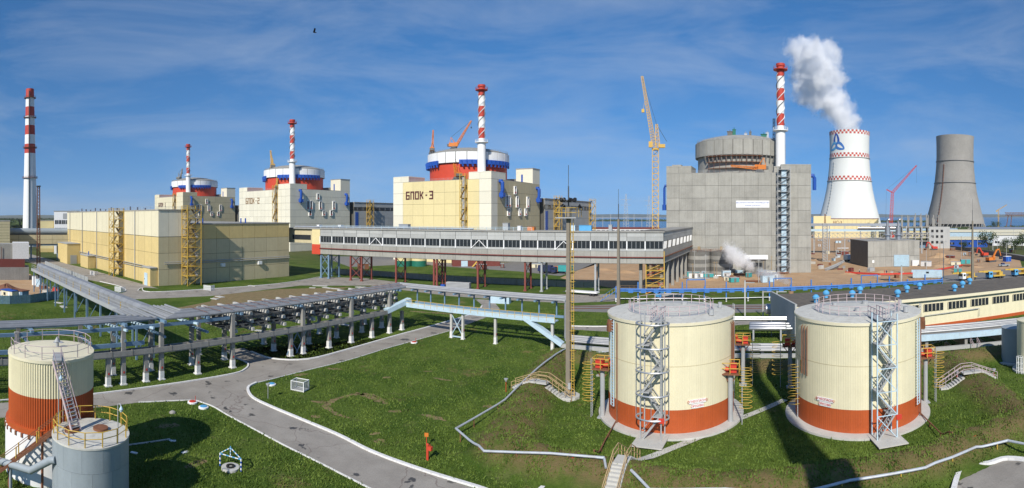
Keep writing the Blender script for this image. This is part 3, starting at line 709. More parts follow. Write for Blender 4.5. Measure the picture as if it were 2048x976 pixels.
jib_crane('orange jib crane on the roof edge of the bare concrete building', UB[4] - 8.5, 219.5 + 4.2, 41.05, R(178), 6, 11, 'orange', 1.0)
# roof clutter on the bare building's dome
RU = ['wide dark box unit', 'tall green box unit', 'small bright metal unit', 'tall narrow dark unit', 'wide green box unit', 'bright metal unit with a pipe']
for i, (x, y, a_, h) in enumerate(((-22, 18, 2.2, 3.2), (-20.2, 18.5, 1.4, 4.2), (-15, 18, 1.2, 2.4), (-13, 17.5, 1.0, 3.0), (-7, 20, 2.4, 2.2), (-5.5, 20, 1.3, 3))):
    tag(MB().box(-a_ / 2, a_ / 2, -a_ / 2, a_ / 2, 0, h).box(-a_ * .6, a_ * .6, -a_ * .6, a_ * .6, h, h + .2).cyl((0, 0), .15, h + .2, h + 1, 8).build('roof_unit', ('concrete_dark', 'green', 'galv')[i % 3], None, W(UB[4] + x, 219.5 + y, 57.2), -A),
        RU[i] + ' on the concrete dome of the unfinished block', 'vent unit', 'roof units on the concrete dome')
# scaffold under the concrete band
sc = thing('scaffold', 'rusty scaffold stage hung on the concrete drum of the unfinished block', 'scaffold', UB[4] - 17.9, 219.5 + 28.5, 41)
for a in range(232, 300, 8):
    x, y = 20.9 * math.cos(R(a)), 20.9 * math.sin(R(a)); MB().bar((x, y, 0), (x, y, 8.5), .12).build('standard', 'rust', sc)
for z in (2.6, 5.2, 7.8):
    MB().ringwall((0, 0), 19.8, 21.3, z, z + .15, R(228), R(300), 24).build('deck', 'rust', sc)

# turbine halls
for k in (1, 2, 3):
    t = thing('turbine_hall', 'long grey panelled turbine hall behind ' + NM[k], 'hall', UB[k] + 14.5, 277)
    MB().box(-70, -.2, 0, 80, 0, 32.8).build('wall', 'joint', t); MB().box(-70, .3, -.2, 80.2, 32.8, 33.3).build('roof', 'concrete2', t)
    panels(t, 'x', (-.2, 0), 80, 0, 27, 13, 5, lambda i, j: 'hallgrey'); panels(t, 'x', (-.2, 0), 80, 29.6, 32.8, 13, 1, lambda i, j: 'hallgrey')
    for i in range(13):
        f = MB().box(-.15, .06, i * 80 / 13 + .2, (i + 1) * 80 / 13 - .2, 27.2, 29.4).build('window', 'glass', t)
        MB().box(.05, .12, (i + .5) * 80 / 13 - .1, (i + .5) * 80 / 13 + .1, 27.2, 29.4).build('mullion', 'greysteel', f)
    MB().box(0, .12, 1.2, 4.2, 2, 26).build('blue_strip', 'blue', t)
    stair_tower('stair_tower', 'yellow escape stair on the turbine hall behind ' + NM[k], UB[k] + 14.7, 277 + 13, 3.4, 4, 34, 8, 'yellowsteel', 'yellowsteel')
    if k == 3: stair_tower('stair_tower', 'yellow escape stair at the far corner of the grey turbine hall', UB[k] + 14.7, 277 + 76, 3.4, 4, 34, 8, 'yellowsteel', 'yellowsteel')

# ------------------------------------------------------------------ yellow auxiliary building
ax = thing('auxiliary_building', 'large windowless yellow panelled hall with whitish upper band and lower rear wing', 'hall', -161, 75)
MB().box(-114, -.2, .2, 11.5, 0, 25).build('wall', 'joint', ax); MB().box(-114, .2, -.1, 11.8, 25, 25.45).build('roof', 'concrete2', ax)
MB().box(-100, -.2, 11.5, 55, 0, 20.3).build('rear_wing', 'joint', ax); MB().box(-100, .2, 11.8, 55.2, 20.3, 20.7).build('wing_roof', 'concrete2', ax)
panels(ax, 'y', (-114, .2), 114, 0, 16.2, 20, 3, lambda i, j: 'ochre'); panels(ax, 'y', (-114, .2), 114, 16.3, 25, 20, 1, lambda i, j: 'cream')
panels(ax, 'x', (-.2, 0.05), 11.4, 0, 16.2, 3, 3, lambda i, j: 'beige'); panels(ax, 'x', (-.2, .05), 11.4, 16.3, 25, 3, 1, lambda i, j: 'creamwhite')
panels(ax, 'x', (-.2, 11.6), 43.4, 0, 20.3, 8, 4, lambda i, j: 'beige' if j < 3 else 'ochre')
for z in (5.2, 5.9): MB().tube([(-113, -.35, z), (-.5, -.35, z)], .12, 6).build('wall_pipe', 'greysteel', ax)
for z in (7.2, 7.8): MB().tube([(.35, 2, z), (.35, 55, z)], .14, 6).build('wall_pipe', 'greysteel', ax)
for i in range(5): MB().bar((-20 - i * 22, -.2, 0), (-20 - i * 22, -.2, 25), .3, .2).build('downpipe', 'greysteel', ax)
for y in (24, 40): MB().box(0, .8, y, y + 1.6, 5.4, 6.6).build('vent_grille', 'white', ax)
line_rail(MB(), [(-113, .3, 25.4), (-1, .3, 25.4), (-.3, 11, 25.4)], 1.0, 3, .06).build('roof_railing', 'greysteel', ax)
for i in range(12): MB().cyl((-20 - i * 7.3, 4), .3, 25.4, 26.2 + (i % 3) * .35, 8).build('roof_vent', 'navy', ax)
for y in (16, 18, 34, 36): MB().cyl((-2, y), .25, 20.6, 22.4, 8).build('roof_pipe', 'blue', ax)
stair_tower('stair_tower', 'yellow steel stair tower on the sunlit long face of the yellow hall', -197, 70.6, 5.0, 4.2, 25, 8, 'yellowsteel', 'greysteel')
stair_tower('stair_tower', 'yellow steel stair tower on the shaded end wall of the yellow hall', -160.5, 83.5, 4.0, 5.2, 25.5, 8, 'yellowsteel', 'greysteel')
for nm, u0, u1, p0, h, lb in (('annex', -269, -250.8, 68.4, 9.6, 'tall yellow annex with grey double door against the yellow hall'), ('annex', -238, -226.5, 71.3, 5.4, 'small yellow annex with sloping grey roof against the yellow hall'), ('annex', -167.8, -161.6, 72.3, 5.9, 'small yellow porch with pale blue door at the corner of the yellow hall')):
    t = thing(nm, lb, 'annex', u1, p0); w_ = u1 - u0; d_ = 74.8 - p0
    MB().box(-w_, 0, 0, d_, 0, h).build('wall', 'ochre', t); MB().box(-w_ - .2, .25, -.25, d_, h, h + .3).build('roof', 'greysteel', t)
    if h > 9: MB().box(0, .12, d_ * .25, d_ * .75, 0, 4.2).build('door', 'greysteel', t)
    elif h > 5.6: dd = MB().box(-w_ * .75, -w_ * .35, -.12, 0, 0, 4.2).build('door', 'lightblue', t); MB().box(-w_ * .72, -w_ * .69, -.2, -.1, 1.9, 2.3).build('handle', 'darksteel', dd)
    else: MB().box(0, .12, d_ * .2, d_ * .9, 0, 3).build('door', 'ochre', t); MB().cyl((-w_ * .4, d_ * .5), .25, h + .3, h + 1.9, 8).build('roof_pipe', 'blue', t)

# ------------------------------------------------------------------ concrete gallery on trestles
GA = .3; gx = lambda x: 159 * math.tan((x - CX) / F - GA)
gal = bpy.data.objects.new('gallery', None); COL.objects.link(gal); gal.location = (159 * math.sin(GA), 159 * math.cos(GA), 0); gal.rotation_euler = (0, 0, -GA)
tag(gal, 'long elevated grey concrete gallery with a strip of windows on maroon trestles', 'gallery')
G0, G1, GD = gx(640), gx(1327), 8.0
MB().box(G0, G1, .35, GD, 9.0, 9.6).build('floor', 'concrete2', gal); MB().box(G0 - 16, G1 + .3, -.2, GD + .2, 18.3, 18.7).build('roof', 'concrete2', gal)
MB().box(G0, G1, GD - .3, GD, 9, 18.3).build('back_wall', 'concrete2', gal)
MB().box(G0, G1, .35, .6, 15.7, 18.3).build('upper_backing', 'joint', gal); MB().box(G0, G1, .35, .6, 9.6, 13.3).build('lower_backing', 'joint', gal)
nb = 22; bw = (G1 - G0) / nb
pu = MB().box(.06, bw - .06, .1, .36, 0, 1.25).mesh('panel', False); pu.materials.append(M['panelgrey'])
pl = MB().box(.04, bw - .04, 0, .36, 0, 3.6).mesh('panel', False); pl.materials.append(M['concrete'])
sil = MB().box(.04, bw - .04, .05, .36, 0, .7).mesh('sill_panel', False); sil.materials.append(M['panelgrey'])
pst = MB().box(-.16, .16, -.06, .4, 0, 2.7).mesh('mullion_post', False); pst.materials.append(M['white'])
for i in range(nb):
    x = G0 + i * bw
    obj('panel', pu, gal, (x, 0, 15.75)); obj('panel', pu, gal, (x, 0, 17.03)); obj('panel', pl, gal, (x, 0, 9.1)); obj('sill_panel', sil, gal, (x, 0, 12.75)); obj('mullion_post', pst, gal, (x, 0, 13.0))
    f = MB().box(x + .16, x + bw - .16, .3, .4, 13.5, 15.65).build('window', 'glass', gal)
    for k in range(5): q = x + .16 + (bw - .32) * k / 4; MB().box(q - .05, q + .05, .22, .3, 13.5, 15.65).build('glazing_bar', 'greysteel', f)
    if i in (4, 11, 16): MB().bar((x + .1, -.1, 13), (x + bw / 2, -.1, 15.6), .18).bar((x + bw - .1, -.1, 13), (x + bw / 2, -.1, 15.6), .18).build('brace', 'white', gal)
MB().tube([(G0, -.3, 11.2), (G1, -.3, 10.9)], .2, 8).build('long_pipe', 'maroon', gal)
MB().box(G0 - 3.8, G0, 0, GD, 12.6, 18.3).build('yellow_end_bay', 'yellow', gal); MB().box(G0 - 3.8, G0 + .2, -.1, GD, 8.9, 12.6).build('red_end_bay', 'drumred', gal)
MB().box(G0 - 16, G0 - 3.8, .8, GD, 12.9, 18.3).build('link_bay', 'beige', gal); MB().box(G0 - 14, G0 - 5, .6, .8, 14.2, 16).build('window', 'glass', gal)
line_rail(MB(), [(G0, .3, 18.7), (G1 - 40, .3, 18.7)], 1.0, 3.0, .09).build('roof_railing', 'lightblue', gal)
MB().tube([(G0 - 14, 2.2, 19.1), (G1 - 60, 2.2, 19.1)], .28, 8).build('roof_pipe', 'galv', gal)
for x0, w_, h_, m_ in ((1000, 1.8, 2.2, 'greysteel'), (1030, 1.0, 1.3, 'white'), (1050, 2.2, 1.0, 'orange'), (1155, 3.8, 1.6, 'skyblue'), (1130, 2.6, 1.6, 'lightblue'), (1215, 1.0, 1.8, 'greysteel'), (790, 3.6, 1.6, 'galv'), (625, 1.2, 1.1, 'white'), (668, 1.2, 1.1, 'white')):
    MB().box(gx(x0), gx(x0) + w_, 2.6, 4.6, 18.7, 18.7 + h_).box(gx(x0) - .1, gx(x0) + w_ + .1, 2.5, 4.7, 18.7 + h_, 18.8 + h_).build('roof_unit', m_, gal)
def trestle(xs, m, dp=6.5, ztop=9.0):
    for x in xs:
        for y in (.8, .8 + dp): MB().bar((x, y, 0), (x, y, ztop), .55).box(x - .5, x + .5, y - .5, y + .5, 0, .35).build('leg', m, gal)
        b = MB().bar((x, .8, 1), (x, .8 + dp, 5), .16).bar((x, .8 + dp, 1), (x, .8, 5), .16).bar((x, .8, 5), (x, .8 + dp, ztop), .16).bar((x, .8 + dp, 5), (x, .8, ztop), .16)
        b.build('cross_brace', m, gal)
    for a_, b_ in zip(xs[:-1], xs[1:]):
        MB().bar((a_, .8, .8), (b_, .8, 4.8), .16).bar((b_, .8, .8), (a_, .8, 4.8), .16).bar((a_, .8, 4.8), (b_, .8, ztop), .16).bar((b_, .8, 4.8), (a_, .8, ztop), .16).build('side_brace', m, gal)
mk('trestle', (.22, .06, .045), var=.2, rough=.65)
trestle([gx(699), gx(721)], 'trestle'); trestle([gx(790)], 'trestle'); trestle([gx(866), gx(872)], 'trestle'); trestle([gx(954)], 'trestle'); trestle([gx(1049)], 'trestle'); trestle([gx(1082)], 'greysteel'); trestle([gx(1190)], 'greysteel'); trestle([gx(640), gx(655)], 'bluesteel')
# return wing running back to the bare building
wg = thing('gallery_wing', 'short grey concrete gallery wing on concrete posts running back to the unfinished block', 'gallery', *S(1327, 587.5))
wu, wp = S(1327, 587.5); WLn = 219 - wp
MB().box(-8, -.3, .2, WLn, 9, 9.6).build('floor', 'concrete2', wg); MB().box(-8.2, .2, 0, WLn, 18.3, 18.7).build('roof', 'concrete2', wg)
MB().box(-8, -7.7, .2, WLn, 9.6, 18.3).build('back_wall', 'concrete2', wg); MB().box(-8, 0, 0, .3, 9, 18.3).build('end_wall', 'panelgrey', wg)
panels(wg, 'x', (-.3, .3), WLn - .3, 9.0, 13.2, 8, 1, lambda i, j: 'concrete', .3, .08); panels(wg, 'x', (-.3, .3), WLn - .3, 15.7, 18.3, 8, 2, lambda i, j: 'panelgrey', .3, .08)
for i in range(8):
    q = .3 + i * (WLn - .3) / 8; f = MB().box(-.25, -.1, q + .15, q + (WLn - .3) / 8 - .15, 13.3, 15.6).build('window', 'glass', wg)
    for k in range(3): MB().bar((-.05, q + .4 + k * 1.7, 13.3), (-.05, q + 1.5 + k * 1.7, 15.6), .16).build('shutter', 'white', f)
MB().tube([(.25, .5, 11), (.25, WLn - 1, 11)], .2, 8).build('long_pipe', 'rust', wg)
for i in range(6):
    for x in (-.8, -7.2): MB().box(x - .45, x + .45, 1 + i * 9.5 - .45, 1 + i * 9.5 + .45, 0, 9).build('post', 'concrete2', wg)
st = stair_tower('stair_tower', 'bright yellow scaffold stair tower with red flights at the gallery corner', *S(1292, 588), 5.4, 3.2, 11.5, 5, 'yellowsteel', 'redpaint', rot=-GA + A)
# ------------------------------------------------------------------ pipe racks
rk = thing('pipe_rack', 'long two-tier pipe rack on whitewashed concrete columns beside the road', 'pipe rack', -69, 0)
def column(x, y, h, w=.58, m='concrete2'):
    c = MB().box(x - w / 2, x + w / 2, y - w / 2, y + w / 2, 1.2, h).build('column', m, rk)
    MB().box(x - w / 2 - .03, x + w / 2 + .03, y - w / 2 - .03, y + w / 2 + .03, 0, 1.25).box(x - w * .8, x + w * .8, y - w * .8, y + w * .8, 0, .15).build('painted_base', 'whitewash', c)
    MB().box(x + w / 2 - .02, x + w / 2 + .025, y - .1, y + .1, 1.6, 1.9).build('red_mark', 'redpaint', c)
NEAR = [4, 12, 20, 24.6, 26.8, 30.2, 32.6, 38.5, 44.6, 56, 58.7, 64.7, 70.3, 75.9, 81.1, 85]
for i, y in enumerate(NEAR): column(0, y, 8.1 if i in (1, 4, 6, 8, 10, 12, 14) else 3.9)
for y in (5, 13, 22, 27, 33, 40, 46, 56, 64, 71, 78, 84): column(-4.6, y, 8.1)
for y in (44, 57.5, 71, 84): column(-9.5, y, 8.1)
bm_ = MB().box(-.55, .55, -6, 80, 3.9, 4.05).box(-.6, -.48, -6, 80, 4.05, 4.75).box(.48, .6, -6, 80, 4.05, 4.75).build('trough_beam', 'concrete2', rk)
for i in range(29): MB().box(-.58, .63, -5 + i * 3 - .03, -5 + i * 3 + .03, 3.88, 4.77).build('joint_strip', 'concrete_dark', bm_)
for i in range(5):
    MB().tube([(-.35 + i * .17, -6, 4.25), (-.35 + i * .17, 80, 4.25)], .07, 6).build('cable', 'black', bm_)
MB().bar((0, 80, 4.5), (1.2, 86, 6.1), 1.3, .9).build('ramp_trough', 'lightblue', rk)
# cross beams with exposed ends, perforated long beams and trays of the cable section
cb = MB().box(-10, .15, -.22, .22, 0, .5).mesh('cross_beam', False); cb.materials.append(M['slab'])
for k, z in enumerate((5.15, 6.35, 7.5)):
    for i in range(13): obj('cross_beam', cb, rk, (-.4 - k * .25, 45.5 + i * 3.2, z))
for x in (-1.2, -5.2, -9.3):
    for z in (5.65, 6.85):
        lb = MB().box(x - .12, x + .12, 44, 85, z, z + .14).box(x - .12, x + .12, 44, 85, z + .5, z + .64)
        for i in range(28): lb.box(x - .11, x + .11, 44 + i * 1.5, 44.55 + i * 1.5, z + .13, z + .51)
        lb.build('perforated_beam', 'concrete_dark', rk)
for x in (-2.4, -3.8, -6.6, -8.0):
    for z in (5.68, 6.88): MB().box(x - .4, x + .4, 44, 85, z, z + .1).box(x - .4, x - .36, 44, 85, z, z + .22).build('cable_tray', 'darksteel', rk)
# blue steel portals and beams
for y in (6, 14, 22, 27, 33, 40, 46, 58, 71, 84):
    b = MB().box(-5.2, .6, y - .2, y + .2, 8.0, 8.38)
    if y < 45: b.box(-8.0, .4, y - .18, y + .18, 5.9, 6.2)
    b.build('blue_portal', 'bluesteel', rk)
for x in (-4.6, 0): MB().box(x - .18, x + .18, -6, 44, 7.5, 7.95).build('blue_girder', 'bluesteel', rk)
MB().box(-.25, .05, -6, 30, 5.2, 5.75).build('blue_girder', 'bluesteel', rk)
for y in (25, 29, 36): MB().bar((-9, y, 7.6), (1, y + 2, 7.6), .3).build('light_strut', 'lightblue', rk)
for y in (56.5, 58.5): MB().bar((-.1, y - 1.2, .3), (-.1, y + 1.2, 4), .12).bar((-.1, y + 1.2, .3), (-.1, y - 1.2, 4), .12).build('cross_brace', 'bluesteel', rk)
# pipes: nested bends from the trestle, both ways, round the corner and down to the tanks
def bend(pts, r):                                      # cut the corners of a polyline
    out = [Vector(pts[0])]
    for a, b, c in zip(pts[:-2], pts[1:-1], pts[2:]):
        a, b, c = Vector(a), Vector(b), Vector(c)
        p, q = b + (a - b).normalized() * r, b + (c - b).normalized() * r
        out += [p, p.lerp(b, .55).lerp(b.lerp(q, .45), .5), q]
    return out + [Vector(pts[-1])]
for k in range(8):
    u = -4.6 + k * .68; p0 = 38 - k * .68; p1 = 90.0 - k * .55; z = 8.62 + (.06 if k % 3 == 0 else 0); r = (.20, .13, .16, .21, .13, .17, .14, .21)[k]
    xd = 34.2 + k * .09; zl = 1.7
    MB().tube(bend([(-10, p0, z), (u, p0, z), (u, p1, z), (xd, p1, z), (xd, p1, zl), (86, p1, zl), (88, p1, 3.7), (150, p1 + 2.5, 3.7)], .5), r, 8).build('pipe', 'pipecover', rk)
for k in range(6):
    u = -4.4 + k * .72; p0 = 29 + k * .68
    MB().tube(bend([(-10, p0, 8.55), (u, p0, 8.55), (u, -8, 8.55)], .5), (.2, .15, .22, .15, .2, .16)[k], 8).build('pipe', 'pipecover', rk)
for i in range(22): MB().box(-4.9, .4, 40 + i * 2.2 - .04, 40 + i * 2.2 + .04, 8.95, 9.0).build('clamp_strap', 'rust', rk)
# walkway bridge on posts along p = 85
for x in (12, 14.6, 21.6, 32.8): column(x, 85.2, 5.0, .42, 'slab')
MB().bar((12, 85.2, .5), (14.6, 85.2, 4.6), .12).bar((14.6, 85.2, .5), (12, 85.2, 4.6), .12).bar((12, 85.2, .35), (14.6, 85.2, .35), .2).build('cross_brace', 'lightblue', rk)
wk = MB().box(1.5, 33.5, 84.6, 86.2, 5.0, 5.2).box(1.5, 33.5, 84.5, 84.62, 4.9, 5.9).build('walkway', 'lightblue', rk)
line_rail(MB(), [(1.5, 84.5, 5.2), (33.5, 84.5, 5.2)], 1.2, 1.5, .06).build('yellow_railing', 'yellowsteel', wk)
for i in range(10): MB().bar((2 + i * 3.4, 87.6, 5.6), (2 + i * 3.4, 87.6, 8.3), .22).box(1.8 + i * 3.4, 2.2 + i * 3.4, 85.6, 90.4, 8.1, 8.35).build('pipe_portal', 'bluesteel', rk)
MB().box(1.5, 34, 87.4, 87.8, 5.3, 5.7).build('blue_girder', 'bluesteel', rk)
MB().bar((27.5, 85, 5.4), (34.6, 85.4, 1.2), 1.3, .7).build('sloped_trough', 'lightblue', rk)
MB().box(34.4, 148, 84.9, 85.5, .75, 1.35).build('trough_beam', 'panelgrey', rk)
for i in range(18): MB().box(36 + i * 6.4 - .25, 36 + i * 6.4 + .25, 85.2, 90.6, 0, .78).build('sleeper', 'concrete2', rk)
for i in range(9): MB().box(88 + i * 7 - .25, 88 + i * 7 + .25, 85.6, 92, .78, 3.4).build('pier', 'concrete2', rk)
MB().box(87.5, 150, 85.1, 85.5, 2.5, 3.5).build('side_trough', 'lightblue', rk)
MB().box(87.5, 150, 85.5, 92.2, 3.38, 3.46).build('pipe_deck', 'concrete2', rk)
# conveyor-like trestle from the left
tr = thing('pipe_trestle', 'straight clad pipe trestle with walkway crossing the lawn to the rack', 'pipe trestle', -79, 33)
MB().box(-84, 0, 0, 3.8, 6.7, 7.0).build('deck', 'greysteel', tr); MB().box(-84, 0, -.1, .06, 6.3, 7.1).build('edge_girder', 'greysteel', tr)
for i in range(28): MB().prismx([(1.7, 7.0), (3.7, 7.0), (3.75, 8.0), (3.3, 8.5), (2.1, 8.5), (1.65, 8.0)], -84 + i * 3 + .04, -81 + i * 3 - .04).build('cladding', 'pipecover', tr)
line_rail(MB(), [(-84, .15, 7), (0, .15, 7)], 1.1, 3, .06).build('railing', 'greysteel', tr)
for i in range(14): MB().bar((-80 + i * 6, .3, 7), (-80 + i * 6, .3, 8.3), .12).build('marker_post', 'yellowsteel', tr)
for i in range(10):
    for y in (.4, 3.4): MB().bar((-82 + i * 9, y, 0), (-82 + i * 9, y, 6.7), .3).build('leg', 'bluesteel', tr)
    MB().bar((-82 + i * 9, .4, 1), (-82 + i * 9, 3.4, 6), .12).build('cross_brace', 'bluesteel', tr)
# insulated vessels and horizontal tank between the two cream tanks
def local_uv(x, y, z): return S(x, y, z)
ve = thing('header_vessels', 'bank of three shiny insulated header vessels behind the two cream tanks', 'vessel', *S(1500, 657, 2.2))
for k in range(3):
    MB().lathe([(.0, -3.6), (.3, -3.55), (.42, -3.3), (.42, 3.2), (.3, 3.45), (0, 3.5)], 16).build('vessel', 'silver', ve).rotation_euler = (0, R(90), 0)
    o = [x for x in bpy.data.objects if x.parent == ve][-1]; o.location = (3.4, k * 1.0, 2.2 - k * .0 + k * .25)
    MB().tube([(6.8, k * 1.0, 2.2 + k * .25), (11.5, k * 1.0, 2.2 + k * .25)], .2, 8).build('pipe', 'galv', ve)
for x in (.5, 5.6): MB().box(x, x + .3, -.5, 2.6, 0, 2.0).build('saddle', 'greysteel', ve)
for dz, x1 in ((3.6, 14), (3.2, 13)):
    MB().tube([(-6, 3.6, dz), (x1, 3.6, dz)], .24, 8).build('long_pipe', 'silver', ve)
for x in (-4, 4, 12): MB().bar((x, 3.6, 0), (x, 3.6, 3.4), .2).build('stand', 'greysteel', ve)
ht = thing('horizontal_tank', 'shiny horizontal steel tank on stands behind the cream tanks', 'tank', *S(1553, 640, 0))
o = MB().lathe([(0, -2.5), (1.0, -2.45), (1.15, -2.3), (1.15, 2.3), (1.0, 2.45), (0, 2.5)], 24).build('shell', 'silver', ht, (0, 0, 2.5)); o.rotation_euler = (0, R(90), 0)
for x in (-1.6, 1.6): MB().box(x - .15, x + .15, -.8, .8, 0, 1.6).build('saddle', 'concrete2', ht)
q = thing('valve_column', 'rusty yellow valve column with pipes beside the horizontal steel tank', 'valve column', *S(1582, 645, 0))
MB().cyl((0, 0), .35, 0, 5.5, 10).build('pipe', 'rust', q)
for z in (2, 3.4, 4.8): MB().box(-.7, .7, -.7, .7, z, z + .12).build('platform', 'yellowsteel', q); ring_rail(MB(), (0, 0), .8, z + .1, .9, 6, .06).build('rail', 'yellowsteel', q)
MB().cyl((0, 0), .6, 5.5, 6.8, 12).build('vessel', 'brass', q)

# ------------------------------------------------------------------ storage tanks
def roof_rail(mb, r, z, m=None): return ring_rail(mb, (0, 0), r, z, 1.1, 26, .07)
def fire_station(label, u, p, rot=0):
    t = thing('foam_station', label, 'foam station', u, p, 0, rot, 'foam stations round the cream tanks')
    MB().cyl((0, 0), .28, 0, 5.6, 10).box(-.5, .5, -.5, .5, 0, .15).build('post', 'greysteel', t)
    MB().box(-1.0, 1.0, -.8, .8, 5.6, 5.75).bar((-.9, 0, 5.6), (0, 0, 4.4), .1).bar((.9, 0, 5.6), (0, 0, 4.4), .1).build('platform', 'rust', t)
    line_rail(MB(), [(-1, -.8, 5.75), (1, -.8, 5.75), (1, .8, 5.75), (-1, .8, 5.75), (-1, -.8, 5.75)], 1.2, 1, .07).build('railing', 'yellowsteel', t)
    MB().box(-.7, .1, -.5, .5, 5.8, 6.7).build('red_cabinet', 'redpaint', t); MB().tube([(.2, 0, 6.0), (.9, 0, 6.2), (.9, 0, 6.9)], .26, 10).build('foam_monitor', 'drumred', t)
    l = MB().bar((-1.3, -.25, 0), (-1.3, -.25, 6.8), .07).bar((-1.3, .25, 0), (-1.3, .25, 6.8), .07)
    for i in range(22): l.bar((-1.3, -.25, .3 + i * .3), (-1.3, .25, .3 + i * .3), .04)
    l = l.build('ladder', 'greysteel', t)
    for i in range(8): MB().tube([(-1.3 + .75 * math.cos(a) - .4, .55 * math.sin(a), 1.9 + i * .6) for a in [R(20 + 32 * j) for j in range(11)]], .032, 4).build('cage_hoop', 'yellowsteel', l)
    return t
def big_tank(label, u, p, stair_az, code):
    t = thing('storage_tank', label, 'tank', u, p); r = 7.4; n = 120
    MB().lathe([(8.6, 0), (8.6, .22), (7.3, .3)], 64).build('concrete_base', 'slab', t)
    def shell(z0, z1, rr, m, nm):                      # vertical corrugation is modelled
        mb = MB(); k = 360; vs = []
        for zz in (z0, z1):
            for i in range(k):
                a = 2 * math.pi * i / k; q = rr + (.007 if i % 2 else -.007); vs.append((q * math.cos(a), q * math.sin(a), zz))
        mb.add(vs, [(i, (i + 1) % k, k + (i + 1) % k, k + i) for i in range(k)]); return mb.build(nm, m, t, smooth=False)
    shell(.25, 2.75, r, 'tankorange', 'lower_shell'); shell(2.75, 7.3, r, 'tankcream', 'shell_course'); shell(7.34, 11.8, r, 'tankcream', 'shell_course')
    MB().ringwall((0, 0), r - .1, r + .015, 7.28, 7.36, n=96).build('seam', 'beige', t)
    MB().lathe([(r + .1, 11.7), (r + .1, 11.95), (6.2, 12.02), (3, 12.35), (0, 12.5)], 72).build('roof', 'roofpaint', t)
    MB().ringwall((0, 0), r + .1, r + .16, 11.6, 11.9, n=96).build('eave', 'cream', t)
    roof_rail(MB(), 5.0, 12.12).build('roof_railing', 'pink', t)
    MB().ringwall((0, 0), 4.3, 5.1, 12.1, 12.2, n=48).build('roof_walkway', 'greysteel', t)
    for a, d, s_ in ((60, 2.5, .4), (150, 3, .3), (260, 2.8, .35), (330, 5.9, .3), (20, 6.0, .25)):
        MB().cyl((d * math.cos(R(a)), d * math.sin(R(a))), s_, 12.1, 12.75, 10).build('roof_nozzle', 'greysteel', t)
    for k in range(3):
        a = R(stair_az + (66 if '20' in code else -56) + k * 4); MB().tube([((r + .15) * math.cos(a), (r + .15) * math.sin(a), 5.6), ((r + .15) * math.cos(a), (r + .15) * math.sin(a), 10.9), ((r - .1) * math.cos(a), (r - .1) * math.sin(a), 11.2)], .06, 6).build('riser_pipe', 'rust', t)
    a = R(stair_az + 100)
    l = MB()
    for sft in (-.035, .035): l.bar(((r + .35) * math.cos(a + sft), (r + .35) * math.sin(a + sft), 1), ((r + .35) * math.cos(a + sft), (r + .35) * math.sin(a + sft), 12.5), .08)
    for i in range(34): l.bar(((r + .35) * math.cos(a - .035), (r + .35) * math.sin(a - .035), 1.2 + i * .33), ((r + .35) * math.cos(a + .035), (r + .35) * math.sin(a + .035), 1.2 + i * .33), .045)
    l.build('ladder', 'greysteel', t)
    a = R(stair_az + (-58 if '20' in code else 62)); l = MB()
    for sft in (-.045, .045): l.bar(((r + .35) * math.cos(a + sft), (r + .35) * math.sin(a + sft), 2), ((r + .35) * math.cos(a + sft), (r + .35) * math.sin(a + sft), 11.6), .1)
    for i in range(30): l.bar(((r + .35) * math.cos(a - .045), (r + .35) * math.sin(a - .045), 2 + i * .32), ((r + .35) * math.cos(a + .045), (r + .35) * math.sin(a + .045), 2 + i * .32), .05)
    l.build('ladder', 'lightblue', t); MB().tube([((r + .3) * math.cos(a + .12), (r + .3) * math.sin(a + .12), .4), ((r + .3) * math.cos(a + .12), (r + .3) * math.sin(a + .12), 11.4)], .08, 6).build('riser_pipe', 'rust', t)
    a = R(stair_az + (-62 if '20' in code else 72)); MB().box(-.3, .3, -.3, .3, 0, .9).cyl((0, 0), .32, .9, 1.3, 10).build('foam_chamber', 'rust', t, ((r + .4) * math.cos(a), (r + .4) * math.sin(a), 10.2), a)
    # warning plate
    a = R(stair_az + (22 if '20' in code else -28))
    for zz, s_ in ((3.55, 'ОГНЕОПАСНО'), (3.05, code)):
        sg = MB().box(0, .05, -1.0 if zz > 3.3 else -.72, 1.0 if zz > 3.3 else .72, -.22, .22).build('sign_plate', 'white', t, ((r + .03) * math.cos(a), (r + .03) * math.sin(a), zz), a)
        me = text_mesh(s_, .34, .01); me.transform(Matrix.Rotation(R(90), 4, 'X')); me.transform(Matrix.Rotation(R(90), 4, 'Z')); me.materials.append(M['redpaint']); struct(obj('lettering', me, sg, (.065, 0, 0)), 'stuff')
    return t, r
TK = []
for u, p, lb, code in ((-11.5, 62.9, 'cream storage tank with orange base and round-caged stair, beside the tall lamp mast', 'ОРD20B01'), (10.6, 63.1, 'cream storage tank with orange base and open zigzag stair, beside the cream workshop', 'ОРD21B01')):
    cdir = math.degrees(math.atan2(-W(u, p).y, -W(u, p).x)) + math.degrees(A)       # toward the camera, in the tank's own frame
    t, r = big_tank(lb, u, p, cdir, code); TK.append((t, u, p, cdir))
